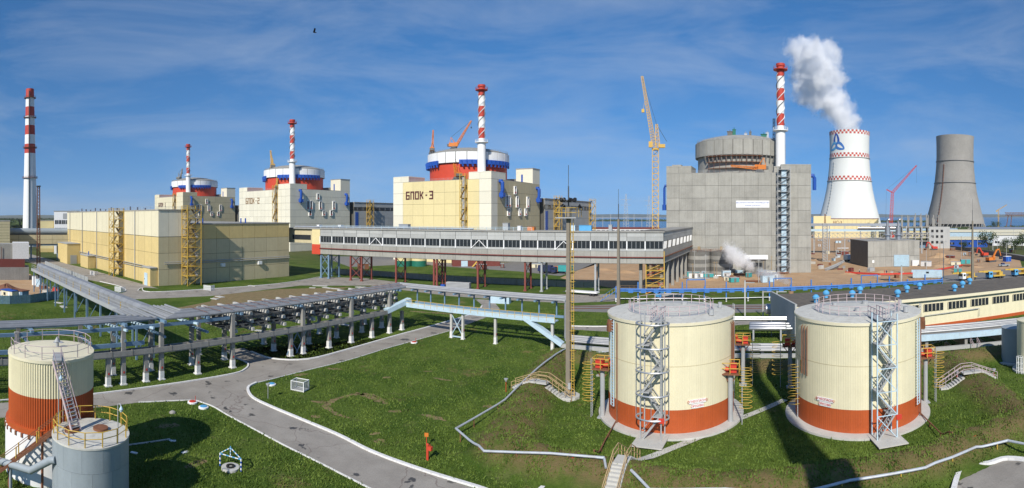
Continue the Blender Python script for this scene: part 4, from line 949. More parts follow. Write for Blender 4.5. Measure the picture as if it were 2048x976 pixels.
def tank_stair(T, off, caged):
    t, u, p, cd = T; a = R(cd + off); ux, px_ = u, p
    e = Vector((math.cos(a), math.sin(a), 0)); tng = Vector((-e.y, e.x, 0))
    b = e * 8.5; nm = 'access_stair'
    s = bpy.data.objects.new(nm, None); COL.objects.link(s); q = W(u, p); rot = -A
    s.location = q + Matrix.Rotation(rot, 3, 'Z') @ b; s.rotation_euler = (0, 0, rot + a - R(90))
    tag(s, 'pale steel switchback stair inside round hoops on the cream tank beside the lamp mast' if caged else 'pale steel zigzag stair on the cream tank beside the cream workshop', 'stair')
    # local: x tangential, y outward; tank surface at y = -1.1
    n = 5; lh = 12.1 / n; w = 1.1
    MB().box(-1.6, 1.6, -1.0, 2.6, .2, .3).build('foot_slab', 'slab', s)
    for x in (-w, w):
        for y in (-.8, .8): MB().bar((x, y, .25), (x, y, 13.1), .12).build('post', 'lightblue' if not caged else 'greysteel', s)
    for k in range(n):
        y = .4 if k % 2 == 0 else -.4; x0, x1 = (-w + .2, w - .2) if k % 2 else (w - .2, -w + .2); z0 = k * lh + .25
        f = MB()
        for sy in (-.33, .33): f.bar((x0, y + sy, z0), (x1, y + sy, z0 + lh), .09, .16); f.bar((x0, y + sy, z0 + 1), (x1, y + sy, z0 + lh + 1), .06)
        f = f.build('flight', 'greysteel', s)
        for i in range(9): tt = (i + .5) / 9; MB().box(x0 + (x1 - x0) * tt - .13, x0 + (x1 - x0) * tt + .13, y - .32, y + .32, z0 + lh * tt - .02, z0 + lh * tt + .02).build('tread', 'greysteel', f)
        MB().box((w - .9) if x1 > 0 else -w, w if x1 > 0 else -w + .9, -.8, .8, z0 + lh - .05, z0 + lh + .05).build('landing', 'greysteel', s)
        if caged: MB().tube([(1.75 * math.cos(R(g)), .1 + 1.25 * math.sin(R(g)), z0 + lh * .9) for g in range(-40, 221, 20)], .09, 6).build('hoop', 'galv', s)
        else: MB().bar((-w, .8, z0), (w, .8, z0 + lh), .08).bar((-w, .8, z0 + lh), (w, .8, z0 + lh), .08).build('brace', 'lightblue', s)
    if caged:
        for g in range(-30, 220, 42): MB().tube([(1.75 * math.cos(R(g)), .1 + 1.25 * math.sin(R(g)), 2.5), (1.75 * math.cos(R(g)), .1 + 1.25 * math.sin(R(g)), 12.2)], .04, 4).build('cage_bar', 'galv', s)
    MB().box(-.5, .5, -3.6, -.8, 12.15, 12.25).build('gangway', 'greysteel', s); line_rail(MB(), [(-.5, -3.6, 12.25), (-.5, -.8, 12.25)], 1.1, 1, .06).build('gangway_rail', 'pink', s); line_rail(MB(), [(.5, -3.6, 12.25), (.5, -.8, 12.25)], 1.1, 1, .06).build('gangway_rail', 'pink', s)
    MB().box(-1.5, -.9, 1.0, 1.1, 2.2, 2.7).build('red_notice', 'redpaint', s)
tank_stair(TK[0], -13, True); tank_stair(TK[1], 19, False)
fire_station('red foam station with yellow caged ladder on the lamp mast side of the tanks', *S(1205, 835), R(0))
fire_station('red foam station with yellow caged ladder at the path side of the round-caged tank', *S(1461, 847), R(180))
fire_station('red foam station standing behind the round-caged tank by the pipe bridge', *S(1486, 770), R(180))
fire_station('red foam station half hidden behind the zigzag-stair tank', *S(1580, 775), R(0))
fire_station('red foam station in the gap side of the zigzag-stair tank above its warning plate', *S(1618, 838), R(0))
fire_station('red foam station on the workshop side of the zigzag-stair tank', *S(1851, 805), R(180))
def path(name, pts, w, m, z=.02):
    P = [W(*S(x, y)) for x, y in pts]; vs = []; fs = []
    for i, q in enumerate(P):
        d = (P[min(i + 1, len(P) - 1)] - P[max(i - 1, 0)]).normalized(); n = Vector((-d.y, d.x, 0)) * w / 2
        for s_ in (-1, 1): v = q + n * s_; u_, p_ = v.x * CA - v.y * SA, v.x * SA + v.y * CA; vs.append((v.x, v.y, dike(u_, p_) + z + .05))
    fs = [(2 * i, 2 * i + 1, 2 * i + 3, 2 * i + 2) for i in range(len(P) - 1)]
    return struct(MB().add(vs, fs).build(name, m, smooth=False))
path('footpath', [(1265, 935), (1300, 915), (1350, 895), (1400, 875), (1445, 862)], .9, 'slab'); path('footpath', [(1480, 838), (1530, 818), (1570, 800)], .9, 'slab')

# left foreground: cream and orange tank on a white base, grey tank beside it
cu_, cp_ = SD(102, 50)
lt = thing('water_tank', 'cream and orange ribbed tank on a white round base with a long stair', 'tank', cu_, cp_)
MB().cyl((0, 0), 4.25, 0, 4.3, 64).build('base_drum', 'white', lt); MB().lathe([(4.0, 4.3), (4.2, 4.35), (4.2, 4.75), (3.95, 4.8)], 64).build('base_ring', 'tankorange', lt)
for i in range(36): a = i * R(10); MB().box(-.18, .18, -.1, .1, 4.0, 4.35).build('bracket', 'rust', lt, (4.15 * math.cos(a), 4.15 * math.sin(a), 0), a)
def ribbed(z0, z1, r, m, nm, par, k=110):
    vs = []
    for zz in (z0, z1):
        for i in range(2 * k):
            a = math.pi * i / k; q = r + (.045 if (i // 1) % 2 else -.03); vs.append((q * math.cos(a), q * math.sin(a), zz))
    return MB().add(vs, [(i, (i + 1) % (2 * k), 2 * k + (i + 1) % (2 * k), 2 * k + i) for i in range(2 * k)]).build(nm, m, par, smooth=False)
ribbed(4.7, 7.5, 3.9, 'tankorange', 'lower_shell', lt); ribbed(7.5, 10.55, 3.9, 'tankcream', 'upper_shell', lt)
MB().lathe([(4.0, 10.5), (4.0, 10.75), (2, 10.95), (0, 11.05)], 64).build('roof', 'cream', lt)
ring_rail(MB(), (0, 0), 3.7, 10.7, 1.2, 14, .06).build('roof_railing', 'pink', lt)
MB().cyl((0, .6), .16, 10.9, 11.5, 10).lathe([(.3, 11.5), (0, 12.0)], 12, (0, .6)).build('roof_vent', 'greysteel', lt); MB().cyl((-2, 1.2), .5, 10.7, 10.95, 14).build('manhole', 'greysteel', lt)
MB().box(3.8, 4.05, -.15, .15, 8.9, 9.25).build('lamp_box', 'greysteel', lt, rot=R(-130))
gu, gp = SD(181, 43.7)
gt = thing('grey_tank', 'grey cylindrical tank with yellow roof railing and two rusty manholes', 'tank', gu, gp)
for j in range(3):
    for i in range(12): MB().ringwall((0, 0), 2.9, 3.12, j * 1.83 + .01, (j + 1) * 1.83 - .01, R(i * 30 + j * 15) + .002, R(i * 30 + j * 15 + 30) - .002, 6).build('plate', 'greypaint', gt)
MB().lathe([(3.16, 5.47), (3.16, 5.6), (0, 5.75)], 64).build('roof', 'roofpaint', gt)
ring_rail(MB(), (0, 0), 3.0, 5.6, 1.15, 14, .08).build('roof_railing', 'yellowsteel', gt)
for x, y in ((-.1, .9), (-.6, -1.4)): MB().cyl((x, y), .62, 5.6, 5.9, 20).build('manhole', 'rust', gt)
for x, y, h in ((2.6, 1.4, 3.3), (-.3, -2.6, 5.2), (-2.7, -1.6, 3.4)): lp = MB().tube([(x, y, 5.6), (x, y, 5.3 + h), (x + .5, y, 5.5 + h), (x + .7, y, 5.3 + h)], .04, 6).build('lamp_pole', 'greysteel', gt); MB().lathe([(.02, .25), (.16, 0), (.1, -.2), (0, -.25)], 10).build('lamp_head', 'lightblue', lp, (x + .7, y, 5.15 + h))
ls = bpy.data.objects.new('roof_stair', None); COL.objects.link(ls); tag(ls, 'pinkish steel stair from the grey tank roof up to the cream and orange tank', 'stair')
a0 = W(*SD(153, 43.6), 5.65); a1 = W(*SD(114, 45.9), 10.85); ls.location = a0
d_ = a1 - a0; sx = Vector((-d_.y, d_.x, 0)).normalized() * .42
for s_ in (-1, 1): MB().bar(sx * s_, d_ + sx * s_, .08, .22).build('stringer', 'pink', ls); MB().bar(sx * s_ + Vector((0, 0, 1)), d_ + sx * s_ + Vector((0, 0, 1)), .05).build('handrail', 'pink', ls)
for i in range(20): q = d_ * ((i + .5) / 20); MB().bar(q - sx, q + sx, .26, .05).build('tread', 'greysteel', ls)
MB().bar(d_, d_ + Vector((-1.6, 1.5, .12)), .8, .08).build('gangway', 'greysteel', ls)
# lower stair and overflow pipe on the left edge
st2 = bpy.data.objects.new('lower_stair', None); COL.objects.link(st2); tag(st2, 'rusty steel stair with yellow posts climbing to the grey tank roof', 'stair')
b1 = W(gu, gp, 5.6) + Vector((-2.7, -1.0, 0)); b0 = b1 + Vector((-4.2, -3.4, -4.4)); st2.location = b0; d2 = b1 - b0; sx = Vector((-d2.y, d2.x, 0)).normalized() * .45
for s_ in (-1, 1):
    MB().bar(sx * s_, d2 + sx * s_, .1, .24).build('stringer', 'rust', st2)
    for i in range(4): q = d2 * (i / 3) + sx * s_; MB().bar(q, q + Vector((0, 0, 1.1)), .08).build('post', 'yellowsteel', st2)
    MB().bar(sx * s_ + Vector((0, 0, 1.05)), d2 + sx * s_ + Vector((0, 0, 1.05)), .05).build('handrail', 'rust', st2)
for i in range(13): q = d2 * ((i + .5) / 13); MB().bar(q - sx, q + sx, .28, .05).build('tread', 'rust', st2)
for x_ in (.6, 2.2): MB().bar(d2 * (x_ / 3), Vector(((d2 * (x_ / 3)).x, (d2 * (x_ / 3)).y, -b0.z)), .16).build('prop', 'rust', st2)
c0 = W(gu, gp, 0); P = [c0 + Vector((-9, -4.5, 1.9)), c0 + Vector((-3.6, -3.3, 2.3)), c0 + Vector((-1.3, -3.15, 3.9)), c0 + Vector((-.9, -3.0, 4.0))]
tag(MB().tube(P, .3, 12).bar(P[0].lerp(P[1], .6), Vector((P[0].lerp(P[1], .6).x, P[0].lerp(P[1], .6).y, 0)), .2).build('overflow_pipe', 'greypaint'), 'thick grey pipe rising to the wall of the grey tank', 'pipe')
# ------------------------------------------------------------------ dike: foot pipe, steps, masts, small things
def gz(u, p): return dike(u, p) if (-42 < u < 84 and 34 < p < 94) else 0.0
def PX(x, y, z=0.0): return W(*S(x, y, z), z)
def pipe_run(label, pts, r, m, legm, step=4.5):
    P = [PX(x, y, z) for x, y, z in pts]; Q = []
    for a, b in zip(P[:-1], P[1:]): Q += [a.lerp(b, i / 6) for i in range(6)]
    P = Q + [P[-1]]
    for q in P: q.z = max(q.z, gz(q.x * CA - q.y * SA, q.x * SA + q.y * CA) + .35)
    step = 1e-3 + step
    t = bpy.data.objects.new('dike_pipe', None); COL.objects.link(t); t.location = (P[0].x, P[0].y, 0); tag(t, label, 'pipe')
    O = Vector(t.location); MB().tube([p - O for p in P], r, 8).build('pipe', m, t)
    acc = 0
    for a, b in zip(P[:-1], P[1:]):
        acc += (b - a).length
        if acc > step:
            acc = 0; q = b; g = gz(q.x * CA - q.y * SA, q.x * SA + q.y * CA)
            if q.z - g > .15: MB().bar(q - O - Vector((0, 0, r)), Vector((q.x, q.y, g - .05)) - O, .09).build('leg', legm, t)
mk('pipewhite', (.50, .53, .56), var=.14, rough=.45, metal=.25, dirt=(.35, .26, .18, .45))
pipe_run('white pipe on short legs round the corner of the grass dike', [(1135, 706, .9), (1060, 762, 1.0), (1010, 800, 1.0), (912, 857, 1.0), (968, 905, 1.0), (1100, 928, .9), (1208, 943, .9), (1212, 965, .5)], .115, 'pipewhite', 'rust', 4.2)
pipe_run('white pipe on short legs along the dike by the corner pavement', [(1262, 960, 1.0), (1300, 985, .9), (1600, 990, .9), (1700, 968, 1.0), (1850, 940, 1.0), (1905, 918, 1.1), (1952, 896, 1.2), (2015, 881, 1.2), (2090, 895, 1.2)], .125, 'pipewhite', 'yellowsteel', 5)
pipe_run('thin rusty pipe running down from the round-caged tank', [(1232, 842, .4), (1210, 880, .4), (1188, 925, .5)], .07, 'rust', 'rust', 3)
pipe_run('thin rusty pipe running out from the zigzag-stair tank', [(1840, 825, .4), (1870, 855, .5), (1905, 890, .9)], .07, 'rust', 'rust', 3)
pipe_run('white pipe crossing under the pipe bridge near the lamp mast', [(1140, 700, 1.0), (1180, 706, 1.0), (1225, 702, 1.0)], .12, 'pipewhite', 'white', 3)
pipe_run('white pipe on posts between the tanks and the far dike steps', [(1845, 692, 1.3), (1915, 672, 1.3), (1985, 668, 1.3), (2060, 655, 1.3)], .13, 'pipewhite', 'greysteel', 5)
def steps_over(label, x, y, L_, az, n=9, rail='tan'):
    u, p = S(x, y, 1.6); t = thing('dike_steps', label, 'steps', u, p, 0, az)
    for sgn in (-1, 1):
        for i in range(n):
            d = sgn * (.8 + (L_ - .8) * i / n); pos = Matrix.Rotation(az, 2) @ Vector((d, 0)); g = gz(u + pos.x, p + pos.y)
            MB().box(-.2, .2, -.65, .65, -.12, .1).build('step', 'slab', t, (d, 0, g + .12))
    MB().box(-.8, .8, -.65, .65, 1.75, 1.9).build('top_slab', 'slab', t)
    for s_ in (-.6, .6):
        pts = []
        for d in (-L_, -.8, .8, L_):
            pos = Matrix.Rotation(az, 2) @ Vector((d, s_)); pts.append(Vector((d, s_, (gz(u + pos.x, p + pos.y) if abs(d) > 1 else 1.85) + .1)))
        line_rail(MB(), pts, 1.0, 1.1, .06).build('railing', rail, t)
steps_over('concrete steps with orange railing over the dike beside the lamp mast', 1085, 768, 4.2, R(0))
steps_over('concrete steps with cream railing over the front dike below the round-caged tank', 1245, 925, 4.0, R(90))
steps_over('concrete steps with pinkish railing over the dike beside the grey steel tank', 1935, 748, 4.2, R(0), rail='pink')
steps_over('concrete steps on the far dike below the cream workshop', 1940, 680, 3.6, R(90), rail='pink')
for x, y, lb in ((1200, 950, 'small grey box on a red post at the pipe end beside the front dike steps'), (1258, 962, 'small grey box on a red post by the footpath end of the front dike steps')):
    t = thing('junction_box', lb, 'junction box', *S(x, y)); MB().box(-.28, .28, -.2, .2, .9, 1.45).box(-.32, .32, -.24, .24, 1.45, 1.5).build('box', 'greysteel', t); MB().bar((0, 0, 0), (0, 0, .9), .1).build('post', 'redpaint', t)
for x, y, lb, zz in ((1148, 952, 'red fire sign on a post outside the front dike', 1.3), (1950, 905, 'red fire sign on a post beside the dike pipe near the corner pavement', 1.3), (853, 893, 'small orange sign beside the red hydrant', 1.0)):
    t = thing('fire_sign', lb, 'sign', *S(x, y), 0, A); MB().bar((0, 0, 0), (0, 0, zz), .06).build('post', 'redpaint', t); MB().box(-.2, .2, -.04, 0, zz, zz + .38).build('plate', 'redpaint' if y > 900 else 'orange', t)
def mast(label, x, d, ztop, wb, wt, rod, lamps):
    u, p = SD(x, d); g = gz(u, p); t = thing('lamp_mast' if lamps else 'lightning_mast', label, 'mast', u, p, g); z = ztop - g
    w2 = wb / 2; v2 = wt / 2
    MB().add([(-w2, -w2, 0), (w2, -w2, 0), (w2, w2, 0), (-w2, w2, 0), (-v2, -v2, z), (v2, -v2, z), (v2, v2, z), (-v2, v2, z)], [(3, 2, 1, 0), (4, 5, 6, 7), (0, 1, 5, 4), (1, 2, 6, 5), (2, 3, 7, 6), (3, 0, 4, 7)]).build('shaft', 'masts', t)
    MB().cyl((0, 0), .09, z, z + rod * .5, 8).cyl((0, 0), .04, z + rod * .5, z + rod, 6).build('rod', 'darksteel', t)
    if lamps:
        MB().cyl((0, 0), 1.5, 0, .35, 10).build('footing', 'slab', t); pf = MB().box(-1.4, 1.4, -1, 1, z - 1.4, z - 1.25).build('platform', 'greysteel', t)
        line_rail(MB(), [(-1.4, -1, z - 1.25), (1.4, -1, z - 1.25), (1.4, 1, z - 1.25), (-1.4, 1, z - 1.25), (-1.4, -1, z - 1.25)], 1.2, 1.3, .05).build('platform_rail', 'yellowsteel', t)
        MB().bar((-1, 0, z + .7), (1, 0, z + .7), .1).bar((0, -1, z + .7), (0, 1, z + .7), .1).build('lamp_frame', 'darksteel', t)
        for k, (a, b) in enumerate(((-.9, -.3), (-.3, -.7), (.4, -.6), (.9, 0), (0, .8), (1.6, -.2), (-1.0, .5))): o = MB().lathe([(.12, -.2), (.32, .15), (.30, .2), (0, .2)], 12).build('floodlight', 'black', t, (a, b, z + (.9 if k < 5 else .1))); o.rotation_euler = (R(-60), 0, k)
        l = MB().bar((.5, -.2, .2), (.38, -.2, z - 1.4), .06).bar((.85, -.2, .2), (.73, -.2, z - 1.4), .06)
        for i in range(60): l.bar((.5, -.2, .4 + i * .36), (.8, -.2, .4 + i * .36), .035)
        l = l.build('ladder', 'yellowsteel', t)
        for i in range(16): MB().tube([(.65 + .35 * math.cos(R(q)), -.2 - .42 * math.sin(R(q)), 2.4 + i * 1.25) for q in range(0, 181, 30)], .03, 4).build('cage_hoop', 'yellowsteel', l)
        MB().box(.1, .45, -.5, -.3, 1.2, 2).build('switch_box', 'greysteel', t)
    return t
mk('masts', (.22, .19, .145), var=.15, rough=.85, streak=.1)
mast('tall square concrete lamp mast with floodlight platform and whip aerial inside the dike', 1137, 68.7, 24.3, .58, .42, 5.4, True)
mast('slender grey lightning mast standing behind the round-caged tank', 1237, 112, 22.6, .75, .4, 6.2, False)
mast('tall tapered lightning mast behind the cream workshop roof', 1945, 185, 21.5, .9, .4, 7.5, False)
# lawn furniture
t = thing('mesh_cage', 'white framed mesh cage standing on the lawn by the road bend', 'cage', *S(600, 780), 0, R(20))
for x in (-.95, .95):
    for y in (-.7, .7): MB().bar((x, y, 0), (x, y, 1.35), .1).build('post', 'white', t)
for z in (.15, 1.3):
    MB().bar((-.95, -.7, z), (.95, -.7, z), .07).bar((.95, -.7, z), (.95, .7, z), .07).bar((.95, .7, z), (-.95, .7, z), .07).bar((-.95, .7, z), (-.95, -.7, z), .07).build('frame', 'white', t)
for (x0, y0, x1, y1) in ((-.95, -.7, .95, -.7), (.95, -.7, .95, .7), (-.95, .7, .95, .7), (-.95, -.7, -.95, .7)):
    q = MB()
    for i in range(1, 12): q.bar((x0 + (x1 - x0) * i / 12, y0 + (y1 - y0) * i / 12, .15), (x0 + (x1 - x0) * i / 12, y0 + (y1 - y0) * i / 12, 1.3), .022)
    for i in range(1, 8): q.bar((x0, y0, .15 + i * .145), (x1, y1, .15 + i * .145), .022)
    q.build('mesh_panel', 'greysteel', t)
MB().box(-.9, .9, -.65, .65, 0, .1).build('floor_slab', 'slab', t)
for (x, y, lb) in ((418, 580, 'white slatted bin cage beside the shaded end wall of the yellow hall'), (240, 583, 'white slatted bin cage on the small grass island near the yellow hall'), (188, 550, 'white slatted bin cage on the grass strip below the yellow annexes')):
    t = thing('bin_cage', lb, 'cage', *S(x, y), 0, .3)
    for i in range(12): MB().box(-1.5 + i * .27, -1.36 + i * .27, -.9, -.85, 0, 1.6).build('slat', 'white', t)
    for i in range(7): MB().box(1.5, 1.55, -.9 + i * .27, -.76 + i * .27, 0, 1.6).build('slat', 'white', t)
    MB().box(-1.5, 1.55, -.83, -.8, 1.2, 1.3).build('rail', 'white', t)
t = thing('hydrant', 'red standpipe hydrant with side box standing in the lawn', 'hydrant', *S(855, 920)); MB().cyl((0, 0), .13, 0, 1.45, 14).lathe([(.15, 1.4), (.15, 1.5), (.06, 1.58), (0, 1.6)], 14).build('body', 'drumred', t); MB().box(.15, .5, -.15, .15, 1.0, 1.35).build('side_box', 'drumred', t); MB().bar((.3, 0, 1.3), (.3, 0, 1.55), .05).build('valve_handle', 'redpaint', t)
for x, y, lb in ((536, 797, 'grey cone lamp on a thin post at the kerb of the road bend'), (469, 732, 'grey cone lamp on a thin post under the pipe rack'), (1012, 786, 'grey cone lamp on a red post outside the dike steps'), (1914, 770, 'grey cone lamp on a red post on the tank side of the pinkish dike steps'), (1988, 765, 'grey cone lamp on a red post at the foot of the pinkish dike steps')):
    t = thing('cone_lamp', lb, 'lamp', *S(x, y)); MB().bar((0, 0, 0), (0, 0, 1.5), .06).build('post', 'redpaint' if x > 900 else 'greysteel', t); MB().lathe([(.04, 1.45), (.28, 1.85), (.28, 1.9), (0, 1.92)], 12).build('shade', 'greysteel', t)
def manhole(label, x, y, m, post=False):
    t = thing('manhole_cover', label, 'manhole', *S(x, y)); MB().lathe([(.62, 0), (.62, .16), (.55, .2), (0, .2)], 20).build('ring', 'white', t); MB().lathe([(.42, .2), (.42, .26), (0, .3)], 20).build('lid', m, t)
    if post: MB().bar((.2, .3, 0), (.2, .3, .9), .05).build('marker', 'redpaint', t)
manhole('red and white manhole with marker post at the road bend', 385, 806, 'redpaint', True); manhole('blue and white manhole beside the red one at the road bend', 407, 816, 'skyblue')
manhole('blue manhole on the lawn next to the mesh cage', 543, 770, 'skyblue'); manhole('red manhole beside the far end of the straight road', 828, 686, 'redpaint', True)
t = thing('well_frame', 'blue and white striped tripod frame over a round concrete well', 'well', *S(461, 938), 0, R(24))
for x in (-1.15, 1.15):
    for i in range(6): MB().bar((x, 0, i * .2), (x, 0, i * .2 + .2), .1).build('post_band', ('blue', 'white')[i % 2], t)
for a, b in (((-1.15, 0, 1.2), (0, 0, 1.95)), ((1.15, 0, 1.2), (0, 0, 1.95)), ((-1.15, 0, 1.15), (1.15, 0, 1.15)), ((0, 0, 1.15), (0, 0, 2.1))):
    a, b = Vector(a), Vector(b)
    for i in range(7): MB().bar(a.lerp(b, i / 7), a.lerp(b, (i + 1) / 7), .07).build('beam_band', ('skyblue', 'white')[i % 2], t)
MB().cyl((0, 0), .85, 0, .22, 24).build('well_ring', 'slab', t); MB().ringwall((0, 0), .22, .4, .22, .34, n=20).build('tyre', 'tyre', t)
for x, y, rr in ((345, 882, .5), (370, 905, 1.2), (268, 906, .2)): tag(MB().box(-.35, .35, -.16, .16, 0, .07).build('white_board', 'white', None, W(*S(x, y)), rr), 'small white board lying in the shaded grass', 'board', 'white boards in the grass')
P0, P1 = PX(255, 890, .06), PX(340, 878, .06); tag(MB().bar(P0, P1, .16, .1).build('plank', 'slab'), 'long pale plank lying in the shaded grass by the grey tank', 'plank')
for x, y, sz in ((345, 826, .4), (1245, 840, .3), (1196, 752, .35)): tag(MB().lathe([(sz, 0), (sz * .9, sz * .4), (sz * .4, sz * .7), (0, sz * .75)], 7).build('rock', 'concrete2', None, W(*S(x, y))), 'rough grey lump of concrete lying in the grass', 'rock', 'lumps of concrete')

# ------------------------------------------------------------------ cream workshop and small tanks at right
wk_ = thing('workshop', 'long low cream workshop with dark ribbon windows and blue roof vents', 'building', 5.4, 99.2, 0, .252)
MB().box(0, 74, .2, 17, 0, 6.0).build('wall', 'tankcream', wk_); MB().box(-.3, 74, -.5, 17.5, 6.0, 6.35).build('roof', 'roof', wk_); MB().box(-.4, 74, -.62, -.5, 5.85, 6.45).build('fascia', 'cream', wk_)
MB().box(0, 74, .02, .2, 0, .7).build('plinth', 'tankorange', wk_); MB().box(-.7, -.3, -.6, 17, 0, 7.0).build('gable_slab', 'panelgrey', wk_)
for i in range(8):
    x = 21 + i * 6.0
    f = MB().box(x, x + 4.8, .02, .22, 3.5, 5.0).build('window', 'glass', wk_)
    for k in range(6): MB().box(x + k * .96 - .06, x + k * .96 + .06, -.03, .02, 3.5, 5.0).build('mullion', 'cream', f)
for i, (x, y) in enumerate(((5, 4), (9, 9), (14, 7), (18, 12), (23, 4), (28, 9), (33, 12), (38, 5), (43, 9), (48, 13))):
    v = MB().cyl((x, y), .4, 6.35, 7.1, 12).build('roof_vent', 'skyblue', wk_); MB().lathe([(.7, 7.1), (.7, 7.5), (.3, 7.9), (0, 7.95)], 14, (x, y)).build('vent_cap', 'skyblue', v)
MB().box(24.5, 25.5, -.5, 0, 1.6, 2.9).build('air_conditioner', 'white', wk_); MB().tube([(27, -.2, 2.7), (41, -.2, 2.9), (41, -.2, 1.2)], .07, 6).build('wall_pipe', 'greysteel', wk_)
t = thing('steel_tank', 'small upright grey steel tank beyond the dike with dark base pad', 'tank', *S(2028, 722)); MB().cyl((0, 0), 2.0, 0, 5.4, 32).lathe([(2.05, 5.4), (2.05, 5.5), (0, 5.8)], 32).build('shell', 'greypaint', t); MB().cyl((0, 0), 2.8, 0, .2, 24).build('pad', 'slab', t); MB().box(-.4, .4, -2.04, -1.98, 2.6, 2.9).build('plate', 'white', t)
t = thing('cream_tank', 'cream tank with caged ladder at the edge of the dike beside the grey tank', 'tank', *S(2064, 738)); MB().cyl((0, 0), 2.3, 0, 7.4, 32).lathe([(2.35, 7.4), (2.35, 7.55), (0, 7.9)], 32).build('shell', 'tankcream', t); MB().cyl((0, 0), 3, 0, .2, 24).build('pad', 'slab', t); ring_rail(MB(), (-2.6, -1), .5, 0, 2.4, 8, .06, rails=(.3, .6, 1)).build('ladder_cage', 'white', t)

# ------------------------------------------------------------------ left side
cx_, cp2 = SD(60, 410)
t = thing('chimney', 'tall tapering white chimney with red bands on top beyond the yellow hall', 'chimney', cx_, cp2)
zc = [0, 60, 62, 77, 84.4, 92, 99.5, 107, 114, 120]; rr = lambda z: 5.9 - (5.9 - 3.2) * z / 120
for a, b, m in ((0, 40, 'white'), (40, 75, 'white'), (75, 82.5, 'red'), (82.5, 90, 'white'), (90, 97.5, 'red'), (97.5, 105, 'white'), (105, 112.5, 'red'), (112.5, 120, 'white'), (120, 127, 'red')): MB().cyl((0, 0), rr(a), a * .945, b * .945, 32, rr(b)).build('band', m, t)
for z in (52, 75, 98, 113): q = MB().ringwall((0, 0), rr(z), rr(z) + 1.2, z, z + .25, n=24); ring_rail(q, (0, 0), rr(z) + 1.1, z + .2, 1.2, 16, .12); q.build('platform', 'rust', t)
MB().bar((5.9 * .94, -2, 6), (3.3, -1.2, 118), .8, .5).build('ladder_cage', 'darksteel', t)
t = thing('duct_bridge', 'beige panelled bridge with grey round ducts on top beside the yellow hall', 'bridge', *SD(138, 283), 0, rot_cam(80))
MB().box(-62, 0, 0, 6, 8.4, 13.4).build('box_girder', 'joint', t); panels(t, 'y', (-62, 0), 62, 8.5, 13.3, 7, 2, lambda i, j: 'beige'); MB().box(-62, 0, .2, 5.8, 7.6, 8.4).build('soffit', 'bluesteel', t)
MB().tube([(-45, 3, 15.0), (0, 3, 15.0)], 1.7, 20).build('duct', 'greypaint', t); MB().tube([(-62, 3, 14.4), (-44, 3, 14.4)], 1.2, 16).build('duct', 'bluesteel', t)
for x in (-50, -36, -20, -6): MB().bar((x, 3, 0), (x, 3, 7.6), .9).build('pier', 'bluesteel', t)
t = thing('panelled_building', 'beige ribbed building at the end of the duct bridge', 'building', *SD(20, 262), 0, rot_cam(10)); MB().box(-30, -.2, .2, 26, 0, 20.5).build('wall', 'joint', t); panels(t, 'y', (-30, .2), 30, 8, 20.5, 4, 9, lambda i, j: 'beige'); panels(t, 'x', (-.2, 0.05), 26, 8, 20.5, 3, 9, lambda i, j: 'beige'); MB().box(-30, .2, 0, 26, 20.5, 20.9).build('roof', 'concrete2', t)
t = thing('office_block', 'white office block with two bands of windows behind the yellow hall', 'building', *SD(108, 330), 0, rot_cam(118) - .2); MB().box(0, 14, 0, 12, 0, 26).build('wall', 'white', t); MB().box(-.2, 14.2, -.2, 12.2, 26, 26.4).build('roof', 'concrete2', t)
for z in (13.5, 18.3):
    for i in range(6): f = MB().box(.6 + i * 2.2, 2.4 + i * 2.2, -.12, .02, z, z + 2.4).build('window', 'glass', t); MB().box(1.44 + i * 2.2, 1.56 + i * 2.2, -.18, -.12, z, z + 2.4).build('mullion', 'white', f)
MB().box(5.6, 8.0, -.1, .02, 21.4, 24.8).build('stair_window', 'greysteel', t)
t = thing('yellow_store', 'plain pale yellow store with a stair tower behind the tall chimney', 'building', *SD(79, 345), 0, rot_cam(90)); MB().box(0, 12, 0, 12, 0, 20.2).build('wall', 'yellow', t); MB().box(-.2, 12.2, -.2, 12.2, 20.2, 20.6).build('roof', 'concrete2', t); MB().box(.5, 11.5, -.1, 0, 0, 2.4).build('plinth', 'ochre', t)
for x in (9, 11): MB().bar((x, -.5, 0), (x, -.5, 20), .25).build('stair_post', 'yellowsteel', t)
t = thing('mobile_crane_mast', 'thin rusty lattice mast standing before the duct bridge', 'crane', *SD(77, 200)); lattice(MB(), (0, 0, 0), (0, 0, 34), 1.2, .9, 26, .1).build('lattice', 'rust', t); MB().box(-.7, .7, -.7, .7, 34, 34.5).build('head', 'darksteel', t); MB().box(-1.4, 1.4, -1.4, 1.4, 0, .4).build('foot', 'concrete2', t)
